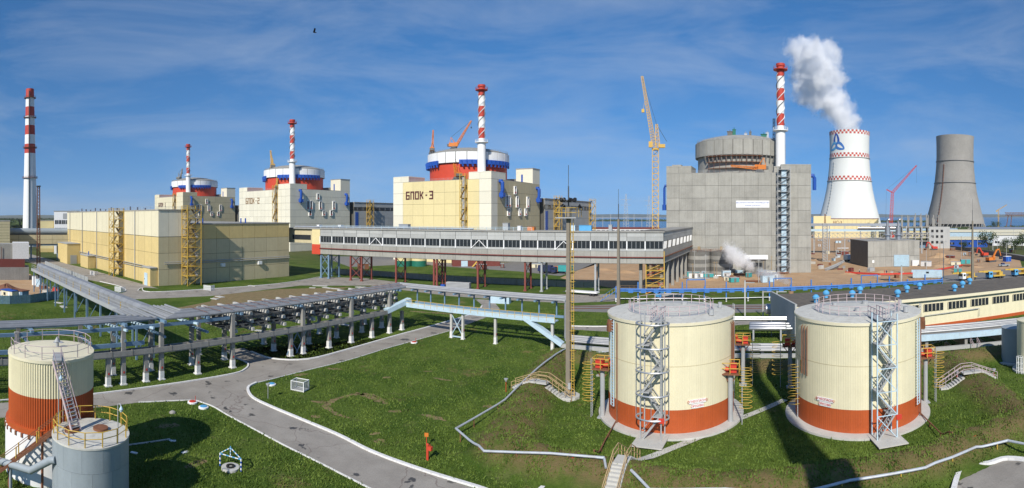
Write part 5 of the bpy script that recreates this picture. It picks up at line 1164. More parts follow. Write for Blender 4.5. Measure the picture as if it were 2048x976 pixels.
# building site at the left edge
t = thing('pit_wall', 'weathered grey concrete wall with dark lower storey at the left building site', 'wall', *S(58, 560), 0, rot_cam(20)); MB().box(-34, 0, 0, 9, 0, 4.6).build('base_wall', 'concrete2', t); MB().box(-34, -1.5, .5, 9, 4.6, 7.6).build('dark_storey', 'maroon', t); MB().box(-34, -3, 1, 9, 7.6, 13).build('upper_wall', 'concrete', t); MB().box(-6, 0, .6, 8, 7.6, 13.5).build('white_wall', 'whitewash', t)
for i in range(6): MB().bar((-30 + i * 5, .7, 4.5), (-30 + i * 5, .7, 12), .16).build('rebar', 'maroon', t)
t = thing('screen_fence', 'green and blue netting fence round the left building site', 'fence', *S(118, 597))
fp = [S(118, 597), S(95, 600), S(60, 606), (S(20, 608)), S(-40, 607)]; b0_ = W(*fp[0])
for i, (a, b) in enumerate(zip(fp[:-1], fp[1:])):
    for k in range(4):
        a1_ = Vector(a).lerp(Vector(b), k / 4); b1_ = Vector(a).lerp(Vector(b), (k + 1) / 4); o_ = Vector(fp[0])
        MB().bar((*(a1_ - o_), 1.1), (*(b1_ - o_), 1.1), .06, 2.2).build('net_panel', 'netgreen', t); MB().bar((*(a1_ - o_), 0), (*(a1_ - o_), 2.4), .1).build('post', 'bluesteel', t)
for x, y, m, r_, lb in ((20, 597, 'cream', 'blue', 'cream site hut with blue roof edge'), (40, 597, 'bluesteel', 'rust', 'blue-grey site hut with rusty roof')):
    t = thing('site_hut', lb + ' behind the netting fence', 'hut', *S(x, y), 0, R(30)); MB().box(-2.4, 2.4, -1.2, 1.2, 0, 2.3).build('wall', m, t); MB().box(-2.6, 2.6, -1.4, 1.4, 2.3, 2.5).build('roof', r_, t); MB().box(.6, 1.4, -1.25, -1.18, .3, 2.0).build('door', 'white', t); MB().box(-1.4, -.5, -1.25, -1.18, 1.0, 1.8).build('window', 'glass', t)
random.seed(5)
SITE = [(70, 570, 'white', (1.6, 1.2, 3), 'tall white cabinet'), (78, 573, 'lightblue', (1.6, 1.4, 2.6), 'pale blue cabinet'), (86, 578, 'rust', (2.2, 1.4, 1.2), 'rusty open skip'), (112, 583, 'redpaint', (1.8, 1.4, 1.4), 'red tool chest'), (92, 586, 'slab', (1.6, 1.6, 1.0), 'pale concrete ring'), (140, 561, 'bluesteel', (4, 2, 1.6), 'dark blue tarpaulined load'), (160, 568, 'orange', (1.6, 1.2, 1.0), 'orange machine cover'), (102, 556, 'lightblue', (2.4, 1.2, 1.4), 'pale blue crate stack')]
for x, y, m, (a_, b_, c_), lb in SITE:
    t = thing('site_crate', lb + ' beside the pipe trestle at the left building site', 'crate', *S(x, y), 0, random.random()); MB().box(-a_ / 2, a_ / 2, -b_ / 2, b_ / 2, 0, c_).build('body', m, t); MB().box(-a_ / 2 - .08, a_ / 2 + .08, -b_ / 2 - .08, b_ / 2 + .08, c_, c_ + .1).build('lid', 'concrete2', t)
def heap(name, label, x, y, R_, h, m, seed):
    rnd = random.Random(seed); n = 22; vs = [(0, 0, h)]; fs = []
    for j, (q, zz) in enumerate(((.3, .75), (.62, .38), (1, 0))):
        for i in range(n): a = 2 * math.pi * i / n; r_ = R_ * q * (1 + rnd.uniform(-.18, .18)); vs.append((r_ * math.cos(a) * 1.5, r_ * math.sin(a), max(0, h * zz * (1 + rnd.uniform(-.25, .25))) if j < 2 else -.05))
    fs += [(0, 1 + i, 1 + (i + 1) % n) for i in range(n)]
    for j in range(2): fs += [(1 + j * n + i, 1 + (j + 1) * n + i, 1 + (j + 1) * n + (i + 1) % n, 1 + j * n + (i + 1) % n) for i in range(n)]
    return tag(MB().add(vs, fs).build(name, m, None, W(*S(x, y)), -A), label, 'heap')
heap('rubble_heap', 'dark heap of scrap on the brown soil at the left site', 12, 578, 4, 1.8, 'rust', 1); heap('sand_heap', 'pale sand heap beside the cream site hut', 6, 592, 2.4, 1.6, 'slab', 2)
fn = thing('steel_fence', 'grey steel fence along the trestle towards the yellow hall', 'fence', *S(176, 566)); e_ = Vector(S(90, 530)) - Vector(S(176, 566))
for i in range(16): a_ = e_ * (i / 16); b_ = e_ * ((i + .92) / 16); MB().bar((*a_, 1.1), (*b_, 1.1), .06, 1.8).build('fence_panel', 'greysteel', fn); MB().bar((*a_, 0), (*a_, 2.2), .12).build('post', 'greysteel', fn)
# ------------------------------------------------------------------ cooling towers and steam
PROF = [(0, 57.5), (8, 56.2), (16, 54.5), (30, 50.5), (51, 45), (70, 41), (87, 38.6), (105, 36.6), (120, 35.5), (135, 35.0), (150, 35.1), (162, 35.4), (171, 35.9)]
def prof_r(z):
    for (a, ra), (b, rb) in zip(PROF[:-1], PROF[1:]):
        if a <= z <= b: return ra + (rb - ra) * (z - a) / (b - a)
    return PROF[-1][1]
def cooling_tower(label, x, d, m, painted, sc=1.0):
    t = thing('cooling_tower', label, 'cooling tower', *SD(x, d), 0, A + (x - CX) / F * -1); z0 = 9
    zs = [z0] + [q for q, _ in PROF if q > z0]
    MB().lathe([(prof_r(z) * sc, z) for z in zs] + [(prof_r(171) * sc - 1.2, 171), (prof_r(120) * sc - 1.2, 120)], 96, cap=False).build('shell', m, t)
    for i in range(44):
        a = 2 * math.pi * i / 44; b = a + math.pi / 44; r0, r1 = 58.5 * sc, prof_r(9) * sc - .6
        MB().bar((r0 * math.cos(a), r0 * math.sin(a), 0), (r1 * math.cos(b), r1 * math.sin(b), 9.3), 1.0).build('leg', 'coolgrey' if not painted else 'white', t)
    MB().cyl((0, 0), 60 * sc, 0, 1.6, 64).build('basin', 'coolgrey' if not painted else 'white', t); MB().cyl((0, 0), 50 * sc, 1.6, 10.5, 48).build('fill_core', 'concrete_dark', t)
    for z in (124, 84):
        q = MB().ringwall((0, 0), prof_r(z) * sc, prof_r(z) * sc + 1.1, z - .5, z + .3, n=96); q.build('ring_walkway', 'darksteel' if not painted else 'concrete2', t)
    if painted:
        for z0_ in (164.2, 125.2, 85.2):
            for row in range(2):
                vs, fs = [], []; n = 64
                za, zb = z0_ + row * 3.4, z0_ + row * 3.4 + 3.4
                for i in range(n):
                    if (i + row) % 2: continue
                    o = len(vs)
                    for aa, zz in ((i, za), (i + 1, za), (i + 1, zb), (i, zb)):
                        q = prof_r(zz) * sc + .12; a = 2 * math.pi * aa / n; vs.append((q * math.cos(a), q * math.sin(a), zz))
                    fs.append((o, o + 1, o + 2, o + 3))
                struct(MB().add(vs, fs).build('checker_band', 'red', t, smooth=False), 'stuff')
        # three interlaced loops of the blue emblem, wrapped on the shell
        for k, (m_, ang) in enumerate((('blue', 90), ('skyblue', 210), ('rackblue', 330))):
            ca, sa = math.cos(R(ang)), math.sin(R(ang)); vs = []; fs = []; n = 28
            for i in range(n):
                f = 2 * math.pi * i / n
                for q in (.72, 1.0):
                    lx = 8.6 + 10.0 * math.cos(f) * (1 if q == 1 else .66); ly = 6.6 * math.sin(f) * (1 if q == 1 else .34) * (1 - .35 * math.cos(f))
                    ex, ez = lx * ca - ly * sa, lx * sa + ly * ca
                    z = 147 + ez; r_ = prof_r(z) * sc + .2 + .06 * k; a = R(-90 - 40) + ex / 35.5; vs.append((r_ * math.cos(a), r_ * math.sin(a), z))
            for i in range(n): j = (i + 1) % n; fs.append((2 * i, 2 * i + 1, 2 * j + 1, 2 * j))
            MB().add(vs, fs).build('emblem_loop', m_, t)
    a = R(-90 - 48 if painted else -90 - 34)
    for i in range(20): z = 12 + i * 5.3; q = prof_r(z) * sc + .4; MB().box(-.5, .5, -.6, .6, 0, 3.4 if painted else 4.6).build('ladder_section', 'greysteel' if painted else 'rust', t, (q * math.cos(a), q * math.sin(a), z), a)
    return t
cooling_tower('white cooling tower with red checker bands and blue emblem, giving off steam', 1699, 951, 'coolwhite', True)
cooling_tower('bare grey concrete cooling tower without steam, beside the white one', 1910, 1005, 'coolgrey', False, .99)
def steam_mat(name, dens, sc, lo):
    m = bpy.data.materials.new(name); m.use_nodes = True; t = m.node_tree; n = t.nodes; l = t.links
    for q in list(n):
        if q.type != 'OUTPUT_MATERIAL': n.remove(q)
    pv = n.new('ShaderNodeVolumePrincipled'); pv.inputs['Color'].default_value = (1, 1, 1, 1); pv.inputs['Anisotropy'].default_value = 0.0
    tc = n.new('ShaderNodeTexCoord'); ln = n.new('ShaderNodeVectorMath'); ln.operation = 'LENGTH'; l.new(tc.outputs['Object'], ln.inputs[0])
    g = n.new('ShaderNodeNewGeometry'); q = n.new('ShaderNodeTexNoise'); q.inputs['Scale'].default_value = sc; q.inputs['Detail'].default_value = 7; q.inputs['Roughness'].default_value = .66
    l.new(g.outputs['Position'], q.inputs['Vector'])
    # soft ball: 1 - r, eaten into by noise
    a = n.new('ShaderNodeMath'); a.operation = 'MULTIPLY_ADD'; a.inputs[1].default_value = -1.0; a.inputs[2].default_value = 1.0; l.new(ln.outputs['Value'], a.inputs[0])
    b = n.new('ShaderNodeMath'); b.operation = 'SUBTRACT'; b.inputs[1].default_value = .5; l.new(q.outputs['Fac'], b.inputs[0])
    c = n.new('ShaderNodeMath'); c.operation = 'MULTIPLY_ADD'; c.inputs[1].default_value = 1.9; l.new(b.outputs[0], c.inputs[0]); l.new(a.outputs[0], c.inputs[2])
    r = n.new('ShaderNodeMapRange'); r.inputs['From Min'].default_value = lo; r.inputs['From Max'].default_value = lo + .4; r.inputs['To Max'].default_value = dens; l.new(c.outputs[0], r.inputs['Value'])
    l.new(r.outputs[0], pv.inputs['Density']); l.new(pv.outputs[0], n['Material Output'].inputs['Volume']); M[name] = m
steam_mat('steam', .07, .035, .30); steam_mat('steam_small', .35, .55, .30)
def puffs(label, pts, m):
    t = thing('steam_plume', label, 'steam', *pts[0][:2], pts[0][2]); O = W(*pts[0][:2], pts[0][2])
    me = bpy.data.meshes.new('puff'); b = bmesh.new(); bmesh.ops.create_icosphere(b, subdivisions=3, radius=1.0); b.to_mesh(me); b.free(); me.materials.append(M[m]); me.shade_smooth()
    for u, p, z, r in pts:
        o = obj('puff', me, t, Matrix.Rotation(A, 3, 'Z') @ (W(u, p, z) - O)); o.scale = (r, r, r * 1.02); o['kind'] = 'stuff'
def at(x, y, d, r): u, p = SD(x, d); return (u, p, ZY(y, d), r)
puffs('big white steam plume leaning from the white cooling tower', [at(1698, 262, 951, 33), at(1692, 245, 950, 33), at(1684, 226, 951, 38), at(1668, 212, 955, 42), at(1660, 190, 948, 46), at(1636, 196, 950, 38), at(1650, 165, 952, 50), at(1622, 165, 955, 42), at(1643, 138, 948, 52), at(1612, 140, 956, 42), at(1650, 116, 950, 44), at(1625, 112, 950, 46), at(1600, 112, 955, 40), at(1586, 96, 955, 30), at(1606, 190, 955, 30)], 'steam')
puffs('small white steam cloud drifting from the silos of the unfinished block', [at(1470, 512, 205, 5.6), at(1462, 504, 205, 4.6), at(1480, 520, 205, 5.0), at(1492, 526, 204, 4.2), at(1455, 497, 206, 3.6), at(1502, 532, 203, 3.2)], 'steam_small')
puffs('thin white steam wisp above the blue pipe rack', [at(1580, 566, 150, 1.2), at(1572, 561, 150, 1.6), at(1561, 555, 150, 2.0), at(1549, 551, 150, 2.3), at(1536, 549, 150, 2.6), at(1522, 545, 150, 2.4)], 'steam_small')

# pump house in front of the white tower
t = thing('pump_house', 'yellow pump house with stepped roof in front of the white cooling tower', 'building', *SD(1627, 560), 0, A - .6); s = 560 / F
MB().box(0, 18, 0, 16, 0, ZY(432, 560) - 0).build('tower_wing', 'yellow', t); MB().box(18, 68, 1, 16, 0, ZY(438, 560)).build('hall', 'yellow', t); MB().box(17.8, 68.3, .7, 16.2, ZY(438, 560), ZY(438, 560) + .6).build('roof', 'maroon', t)
for i in range(10): MB().bar((22 + i * 4.6, .9, 10), (22 + i * 4.6, .9, ZY(438, 560)), .25).build('rib', 'beige', t)
me = text_mesh('НС-3', 4.2, .05); me.transform(Matrix.Rotation(R(90), 4, 'X')); me.materials.append(M['maroon']); struct(obj('lettering', me, t, (25, .8, ZY(443, 560) - 1)), 'stuff')

# ------------------------------------------------------------------ construction yard
t = thing('concrete_box', 'low bare concrete building block on brown soil with dark side wall', 'building', *S(1736, 535), 0, rot_cam(1790) + .42); d = 24940 / 103; s = d / F
MB().box(0, 26, .2, 24, 0, 11.6).build('wall', 'concrete_dark', t); panels(t, 'y', (0, .2), 26, 0, 4.6, 9, 1, lambda i, j: 'concrete', .15, .06); panels(t, 'y', (0, .2), 26, 4.7, 11.6, 9, 1, lambda i, j: 'concrete', .15, .06); MB().box(-.1, 26.1, .1, 24.1, 11.6, 11.9).build('roof', 'concrete2', t)
MB().box(21.5, 25, -1.4, 0, 0, 2.6).build('white_crate', 'whitewash', t); MB().box(2, 3, -.1, .02, 2, 3.2).build('notice', 'white', t)
for k, x in enumerate((13, 18.6)):
    v = MB().cyl((x, 8), 1.3, 11.9, 18.0, 20).build('steel_stack', 'silver', t); MB().tube([(x, 8, 18), (x, 8, 20.6), (x + .3, 8, 21.4), (x + 1.1, 8, 21.6)], .55, 10).build('cowl', 'silver', v); MB().ringwall((x, 8), 1.3, 2.2, 14.2, 14.5, n=20).build('collar', 'galv', v)
t = thing('billboard', 'blank pale grey billboard on a single post', 'billboard', *S(1803, 566), 0, rot_cam(1803)); MB().bar((0, 0, 0), (0, 0, 6.2), .5).build('post', 'panelgrey', t); MB().box(-2.6, 2.6, -.25, .0, 5.8, 9.7).build('panel', 'lightblue', t); MB().box(-2.75, 2.75, -.1, .12, 5.65, 9.85).build('frame', 'greysteel', t)
t = thing('unfinished_frame', 'unfinished concrete frame building with tall columns and open floors', 'building', *S(1805, 497), 0, rot_cam(1840) + .1); d = 24940 / 65; H1 = 13
for i in range(7):
    for j in range(3): MB().box(i * 4.6 - .3, i * 4.6 + .3, j * 6 - .3, j * 6 + .3, 0, 21 + (i * 7 + j * 3) % 5).build('column', 'concrete2', t)
for z in (5, 10, 15): MB().box(-.6, 28.2, -.6, 12.6, z, z + .5).build('floor_slab', 'concrete2', t)
wl = MB().box(19, 34, -1.4, -.8, 0, 15.5).build('block_wall', 'panelgrey', t)
for i in range(3):
    for z in (3.6, 7.6, 11.6): MB().box(20.5 + i * 3.4, 22.2 + i * 3.4, -1.55, -1.35, z, z + 1.8).build('opening', 'black', wl)
MB().box(0, 19, 3, 3.3, 0, 5).build('infill', 'bluesteel', t)
t = thing('overhead_pipe_rack', 'long silver overhead pipe rack on steel legs beyond the unfinished block', 'pipe rack', *SD(1618, 330), 0, rot_cam(1700)); z1, z2 = ZY(452, 330), ZY(466, 330)
MB().box(0, 56, 0, 3, z1, z1 + 1.6).build('upper_duct', 'galv', t); MB().box(0, 56, -1, 3, z2 + 1.0, z2 + 2.4).build('lower_duct', 'lightblue', t); MB().tube([(30, -1.6, z2 + 3.2), (56, -1.6, z2 + 3.2)], .8, 10).build('pipe', 'silver', t)
lattice(MB(), (0, 1, z2 - 1.5), (76, 1, z2 - 1.5), 3, 3, 26, .18).build('truss', 'greysteel', t)
for i in range(8): MB().bar((3 + i * 9.5, 0, 0), (3 + i * 9.5, 0, z1), .5).bar((3 + i * 9.5, 3, 0), (3 + i * 9.5, 3, z1), .5).build('leg', 'greysteel', t)
t = thing('lattice_tower', 'grey lattice tower carrying the overhead pipe rack', 'tower', *S(1650, 523)); lattice(MB(), (0, 0, 0), (0, 0, ZY(447, 274)), 2.3, 2.3, 14, .16).build('lattice', 'greysteel', t); MB().box(-1.5, 1.5, -1.5, 1.5, 0, .4).build('footing', 'concrete2', t); lattice(MB(), (0, 0, ZY(447, 274)), (0, 0, ZY(428, 274)), .8, .4, 6, .1).build('aerial', 'rust', t)
for k, (x, r_, lb) in enumerate(((1398, 4.6, 'grey steel silo with banded shell beside the gallery wing'), (1443, 4.6, 'grey steel silo with banded shell beside the steam cloud'))):
    t = thing('silo', lb, 'silo', *S(x, 548)); 
    for j in range(6): MB().cyl((0, 0), r_ - .02 * (j % 2), j * 1.5 + .03, (j + 1) * 1.5 - .03, 40).build('shell_ring', 'concrete_dark' if j % 2 else 'concrete2', t)
    MB().lathe([(r_, 9), (0, 9.7)], 40).build('roof', 'concrete_dark', t); ring_rail(MB(), (0, 0), r_ - .1, 9, .9, 20, .08).build('railing', 'rust', t); MB().box(-.5, .5, -.5, .5, 9.6, 11).build('hatch', 'wood', t)
t = thing('pump_shed', 'dark open shed with white top against the bare concrete block', 'shed', *SD(1512, 216)); MB().box(-4, 4, -2, 0, 0, 6).build('body', 'concrete_dark', t); MB().box(-4.6, 4.8, -2.8, .0, 6, 7.6).build('white_top', 'white', t); MB().box(-1, 2.4, -2.1, -1.9, 3, 4.6).build('window', 'glass', t)
for x, y, lb in ((1583, 541, 'teal ribbed cabin nearest the steel stair tower of the bare block'), (1609, 540, 'teal ribbed cabin at the outer corner of the bare block')):
    t = thing('site_cabin', lb, 'cabin', *S(x, y), 0, rot_cam(x)); o = MB().box(-2.2, 2.2, -1.2, 1.2, 0, 2.6).build('body', 'teal', t); MB().prismx([(-1.2, 2.6), (1.2, 2.6), (0.8, 3.1), (-.8, 3.1)], -2.2, 2.2).build('roof', 'teal', t)
    for i in range(7): MB().box(-2.1 + i * .65, -1.9 + i * .65, -1.28, -1.2, .1, 2.5).build('rib', 'teal', t)
    MB().box(-.5, .5, -1.3, -1.25, .1, 2.2).build('door', 'lightblue', t)
t = thing('grey_container', 'grey ribbed shipping container beyond the blue pipe rack', 'container', *S(1855, 556), 0, rot_cam(1855)); MB().box(-5.5, 5.5, -1.3, 1.3, .2, 3).build('box', 'lightblue', t)
for i in range(24): MB().box(-5.4 + i * .46, -5.2 + i * .46, -1.36, -1.3, .3, 2.9).build('rib', 'lightblue', t)
MB().box(-.5, .5, -1.4, -1.34, 1.9, 2.5).build('window', 'glass', t)
random.seed(11); PLACE = {}
for i in range(34):
    x = random.choice([random.uniform(1395, 1500), random.uniform(1625, 1700), random.uniform(1640, 1860)]); y = random.uniform(532, 558) if x < 1520 else random.uniform(500, 548)
    if 1700 < x < 1850: y = random.uniform(541, 556)
    a_, b_, c_ = random.uniform(1, 3.2), random.uniform(.8, 1.8), random.uniform(.4, 1.6); m_ = random.choice(['greysteel', 'rust', 'slab', 'lightblue', 'wood', 'maroon', 'galv'])
    where = 'near the silos' if x < 1520 else ('by the lattice tower' if x < 1700 else 'before the concrete box'); tall = 'tall' if c_ > 1.2 else ('low' if c_ < .7 else 'squat')
    t = thing('material_stack', tall + ' ' + {'greysteel': 'grey steel', 'rust': 'rusty', 'slab': 'pale concrete', 'lightblue': 'pale blue', 'wood': 'timber', 'maroon': 'dark red', 'galv': 'bright metal'}[m_] + ' stack of building material ' + where, 'stack', *S(x, y), 0, random.uniform(0, 3), 'material stacks on the soil yard')
    for j in range(3): MB().box(-a_ / 2, a_ / 2, -b_ / 2 + j * b_ / 3 + .03, -b_ / 2 + (j + 1) * b_ / 3 - .03, 0, c_ * (1 - .2 * (j % 2))).build('bundle', m_, t)
# more of the yard: sheds, cable drums, poles, pipes on sleepers
random.seed(23); YC = ['grey', 'rust brown', 'pale blue', 'white', 'dark red', 'teal', 'cream']; YM = ['greysteel', 'rust', 'lightblue', 'whitewash', 'maroon', 'teal', 'cream']
SPOT = [('by the silos', (1380, 1460), (548, 562)), ('between the silos and the shed', (1460, 1560), (548, 566)), ('below the overhead pipe rack', (1625, 1705), (478, 512)), ('beside the soil heaps', (1850, 1960), (512, 545)), ('along the far street', (1900, 2048), (494, 512)), ('under the long gallery', (680, 1180), (520, 542))]
for i in range(44):
    wh, xr, yr = SPOT[i % 6]; x, y = random.uniform(*xr), random.uniform(*yr); c = random.randrange(7); sz = random.choice((('small', 1.6), ('long', 4.6), ('big', 3.2))); w_ = sz[1]; h_ = random.uniform(1.4, 2.6)
    t = thing('site_container', '%s %s site container with flat lid %s' % (sz[0], YC[c], wh), 'container', *S(x, y), 0, rot_cam(x) + random.uniform(-.5, .5), 'containers in the yards'); MB().box(-w_ / 2, w_ / 2, -1, 1, .1, h_).build('body', YM[c], t); MB().box(-w_ / 2 - .08, w_ / 2 + .08, -1.08, 1.08, h_, h_ + .12).build('lid', 'greysteel', t); MB().box(-.4, .4, -1.06, -1, .2, min(h_ - .2, 1.9)).build('door', 'concrete_dark', t)
for i in range(26):
    wh, xr, yr = SPOT[i % 5]; x, y = random.uniform(*xr), random.uniform(*yr); h_ = random.uniform(5, 11)
    t = thing('yard_pole', '%s thin %s pole standing %s' % ('tall' if h_ > 8 else 'short', 'wooden' if i % 2 else 'grey', wh), 'pole', *S(x, y), 0, random.random(), 'poles in the yards'); MB().cyl((0, 0), .14, 0, h_, 6, .09).build('shaft', 'wood' if i % 2 else 'panelgrey', t); MB().bar((-.7, 0, h_ - .5), (.7, 0, h_ - .5), .1).build('crossbar', 'wood' if i % 2 else 'greysteel', t)
for i in range(10):
    wh, xr, yr = SPOT[i % 4]; x, y = random.uniform(*xr), random.uniform(*yr); t = thing('pipe_bundle', '%s bundle of long pipes on sleepers %s' % ('rusty' if i % 2 else 'grey', wh), 'pipes', *S(x, y), 0, rot_cam(x) + random.uniform(-.6, .6), 'pipe bundles in the yards')
    for k in range(5): MB().tube([(-4, -.8 + k * .42, .4), (4, -.8 + k * .42, .4)], .19, 8).build('pipe', 'rust' if i % 2 else 'galv', t)
    for x_ in (-2.6, 2.6): MB().box(x_ - .12, x_ + .12, -1.2, 1.2, 0, .21).build('sleeper', 'wood', t)
for i, (x, y, r_, h_) in enumerate(((1545, 545, 3, .7), (1640, 520, 3.4, .8), (1690, 505, 4, .9), (1950, 535, 3, .8), (1420, 560, 2.6, .5), (1250, 545, 4, 1.0), (1210, 540, 3, .8), (1880, 535, 4, 1.3))): heap('soil_heap', ('low', 'trodden', 'broad', 'small', 'flat', 'wide brown', 'narrow brown', 'rough brown')[i] + ' soil heap ' + ('beside the steel stair tower', 'near the teal cabins', 'under the overhead pipe rack', 'beside the red excavator', 'before the silos', 'behind the gallery posts', 'under the gallery', 'beside the unfinished frame')[i], x, y, r_, h_, 'soil', 60 + i)
t = thing('steel_scrap', 'tangle of grey steel trusses lying near the lattice tower', 'scrap', *S(1660, 540), 0, .3)
for i in range(6): o = lattice(MB(), (-3 + i, -1 + i * .3, .3 + .25 * i), (4 + i * .5, 1.5 - i * .4, 1.2 + .5 * i), .8, .6, 7, .1).build('truss', 'greysteel', t)
for x, y, R_, h, lb, sd_ in ((1900, 525, 6, 2.2, 'long brown soil heap beside the unfinished frame', 4), (1880, 515, 5, 2.6, 'higher brown soil heap behind the long one', 5), (1700, 548, 4, .8, 'low brown soil heap before the concrete box', 6), (1760, 546, 3.5, .9, 'low brown soil heap under the billboard', 7)): heap('soil_heap', lb, x, y, R_, h, 'soil', sd_)
wb = thing('barrier_tape', 'orange barrier netting across the brown soil yard', 'barrier', *S(1690, 548)); tp = [S(x, y) for x, y in ((1690, 548), (1760, 552), (1830, 550), (1880, 542), (1925, 533))]
for a, b in zip(tp[:-1], tp[1:]): o_ = Vector(tp[0]); MB().bar((*(Vector(a) - o_), .7), (*(Vector(b) - o_), .7), .05, .7).build('netting', 'redpaint', wb); MB().bar((*(Vector(a) - o_), 0), (*(Vector(a) - o_), 1.1), .08).build('post', 'wood', wb)
# blue pipe rack and its stair
b0, b1 = S(1232, 580, 3.2), S(1884, 561, 3.2); v = Vector(b1) - Vector(b0); L_ = v.length
br = thing('blue_pipe_rack', 'long blue pipe rack with walkway railing in front of the building yard', 'pipe rack', *b0, 0, math.atan2(v.y, v.x))
MB().box(0, L_, -.8, .8, 2.9, 3.2).build('deck', 'rackblue', br)
for i in range(int(L_ / 3.4)): MB().box(i * 3.4, i * 3.4 + 1.3, -.95, -.8, 2.6, 3.4).build('bracket', 'rackblue', br)
line_rail(MB(), [(0, .8, 3.2), (L_, .8, 3.2)], 1.1, 1.2, .06).build('railing', 'brass', br)
MB().tube([(0, -.3, 3.5), (L_, -.3, 3.5)], .2, 8).build('pipe', 'rackblue', br); MB().tube([(0, -1.1, 1.1), (L_, -1.1, 1.1)], .1, 6).build('pipe', 'galv', br)
for i in range(17):
    x = i * L_ / 16; c = MB().bar((x, 0, 1), (x, 0, 5.4 if i % 2 else 4.2), .3).build('post', 'rackblue', br); MB().bar((x, 0, 0), (x, 0, 1), .32).build('painted_base', 'whitewash', c)
for x in (L_ * .2, L_ * .45, L_ * .72): MB().bar((x, 0, 3), (x, 0, 6), .22).bar((x + 5, 0, 3), (x + 5, 0, 6), .22).bar((x, 0, 6), (x + 5, 0, 6), .22).build('gantry', 'rackblue', br)
MB().bar((-4.2, 0, .2), (0, 0, 3.0), 1.0, .14).bar((-4.2, .5, 1.2), (0, .5, 4.0), .07).build('stair', 'rackblue', br)
for i in range(6): MB().bar((-4 + i * .75, -.5, .3 + i * .5), (-4 + i * .75, -.5, 1.3 + i * .5), .07).build('baluster', 'yellowsteel', br)
for x in (1490, 1526, 1554): t = thing('gantry_post', {1490: 'tall slender gantry post with an arm behind the tank pipe bridge', 1526: 'shorter gantry post between the tall one and the valve column', 1554: 'shorter gantry post next to the shiny horizontal tank'}[x], 'post', *S(x, 634), 0, 0, 'gantry posts by the rails'); MB().bar((0, 0, 0), (0, 0, 8.4 if x < 1500 else 6), .3).build('post', 'panelgrey', t); MB().bar((0, 0, 7.9 if x < 1500 else 5.8), (2.2, 0, 7.9 if x < 1500 else 5.8), .18).build('arm', 'panelgrey', t)

# ------------------------------------------------------------------ cranes
t = thing('tower_crane', 'tall pale yellow tower crane with steep luffing boom left of the bare concrete block', 'crane', *SD(1311, 190), 0, rot_cam(1311)); s = 190 / F
zt = ZY(300, 190); MB().box(-3, 3, -3, 3, 0, 1).build('footing', 'concrete2', t); lattice(MB(), (0, 0, 1), (0, 0, zt), 2.2, 2.2, 22, .14).build('mast', 'craneyellow', t); MB().cyl((0, 0), 1.3, zt, zt + .6, 16).build('slewing_ring', 'craneyellow', t)
tip = Vector((-27 * s, 0, ZY(153, 190))); lattice(MB(), (-.3, 0, zt + .6), tip, 1.6, .7, 26, .11).build('boom', 'craneyellow', t); MB().box(1, 3.4, -.8, .8, zt + .8, zt + 2).build('counterweight', 'craneyellow', t); lattice(MB(), (.8, 0, zt + .8), (.4, 0, zt + 9), 1.6, .7, 6, .13).build('head_frame', 'craneyellow', t)
MB().box(-2.4, -1.0, -1.8, -.6, zt + .8, zt + 2.8).build('cab', 'craneyellow', t); MB().bar((.4, 0, zt + 9), tip, .09).bar((.4, 0, zt + 9), (4, 0, zt + 3), .12).build('pendant', 'black', t); h_ = Vector((-.3, 0, zt + .6)).lerp(tip, .72); MB().bar(h_, h_ - Vector((.8, 0, 4.5)), .1).box(h_.x - 1.4, h_.x - .4, -.4, .4, h_.z - 5.6, h_.z - 4.4).build('hook_block', 'yellowsteel', t)
t = thing('crawler_crane', 'red lattice crawler crane with raised boom between the cooling towers', 'crane', *SD(1781, 520), 0, rot_cam(1781)); s = 520 / F; zb = ZY(385, 520)
MB().box(-4, 4, -5, -3, 0, 2).box(-4, 4, 3, 5, 0, 2).build('crawler', 'darksteel', t); MB().box(-5, 4, -2.5, 2.5, 2, 5).build('body', 'redpaint', t); lattice(MB(), (0, 0, 5), (4 * s, 0, zb), 3.2, 2.4, 16, .26).build('mast', 'redpaint', t); tip = Vector((52 * s, 0, ZY(331, 520))); lattice(MB(), (4 * s, 0, zb), tip, 2.2, .9, 16, .22).build('boom', 'redpaint', t)
bk = Vector((-8 * s, 0, ZY(379, 520))); lattice(MB(), (4 * s, 0, zb), bk, 1.2, .6, 6, .18).build('back_mast', 'redpaint', t); MB().bar(bk, tip, .12).bar(bk, (-5, 0, 4), .12).bar(tip, tip - Vector((0, 0, 17)), .1).build('cable', 'black', t)
for x, d, lb, zt_, m_ in ((1548, 245, 'dark lattice hoist mast beside the vent stack of the bare block', ZY(238, 245), 'darksteel'),): t = thing('hoist_mast', lb, 'crane', *SD(x, d), ZY(330, d) - 4, rot_cam(x)); lattice(MB(), (0, 0, 0), (0, 0, zt_ - ZY(330, d) + 4), 1.2, .9, 14, .16).build('lattice', m_, t); MB().box(-1.4, 1.2, -.8, .8, (zt_ - ZY(330, d)) * .35, (zt_ - ZY(330, d)) * .35 + 2).build('cab', 'redpaint', t)
t = thing('distant_crane', 'small yellow tower crane on the horizon beside the grey cooling tower', 'crane', *SD(1997, 900), 0, rot_cam(1997)); lattice(MB(), (0, 0, 0), (0, 0, 34), 1.6, 1.6, 10, .3).build('mast', 'craneyellow', t); lattice(MB(), (-3, 0, 32), (14, 0, 42), 1.3, .8, 8, .25).build('boom', 'craneyellow', t); MB().box(-4, -2, -1, 1, 30, 33).build('counterweight', 'craneyellow', t)
t = thing('gantry_crane', 'brown lattice gantry crane on the far shore by the grey cooling tower', 'crane', *SD(2020, 640), 0, rot_cam(2020)); lattice(MB(), (-6, 0, ZY(428, 640)), (60, 0, ZY(428, 640)), 3, 3, 20, .4).build('bridge_girder', 'rust', t)
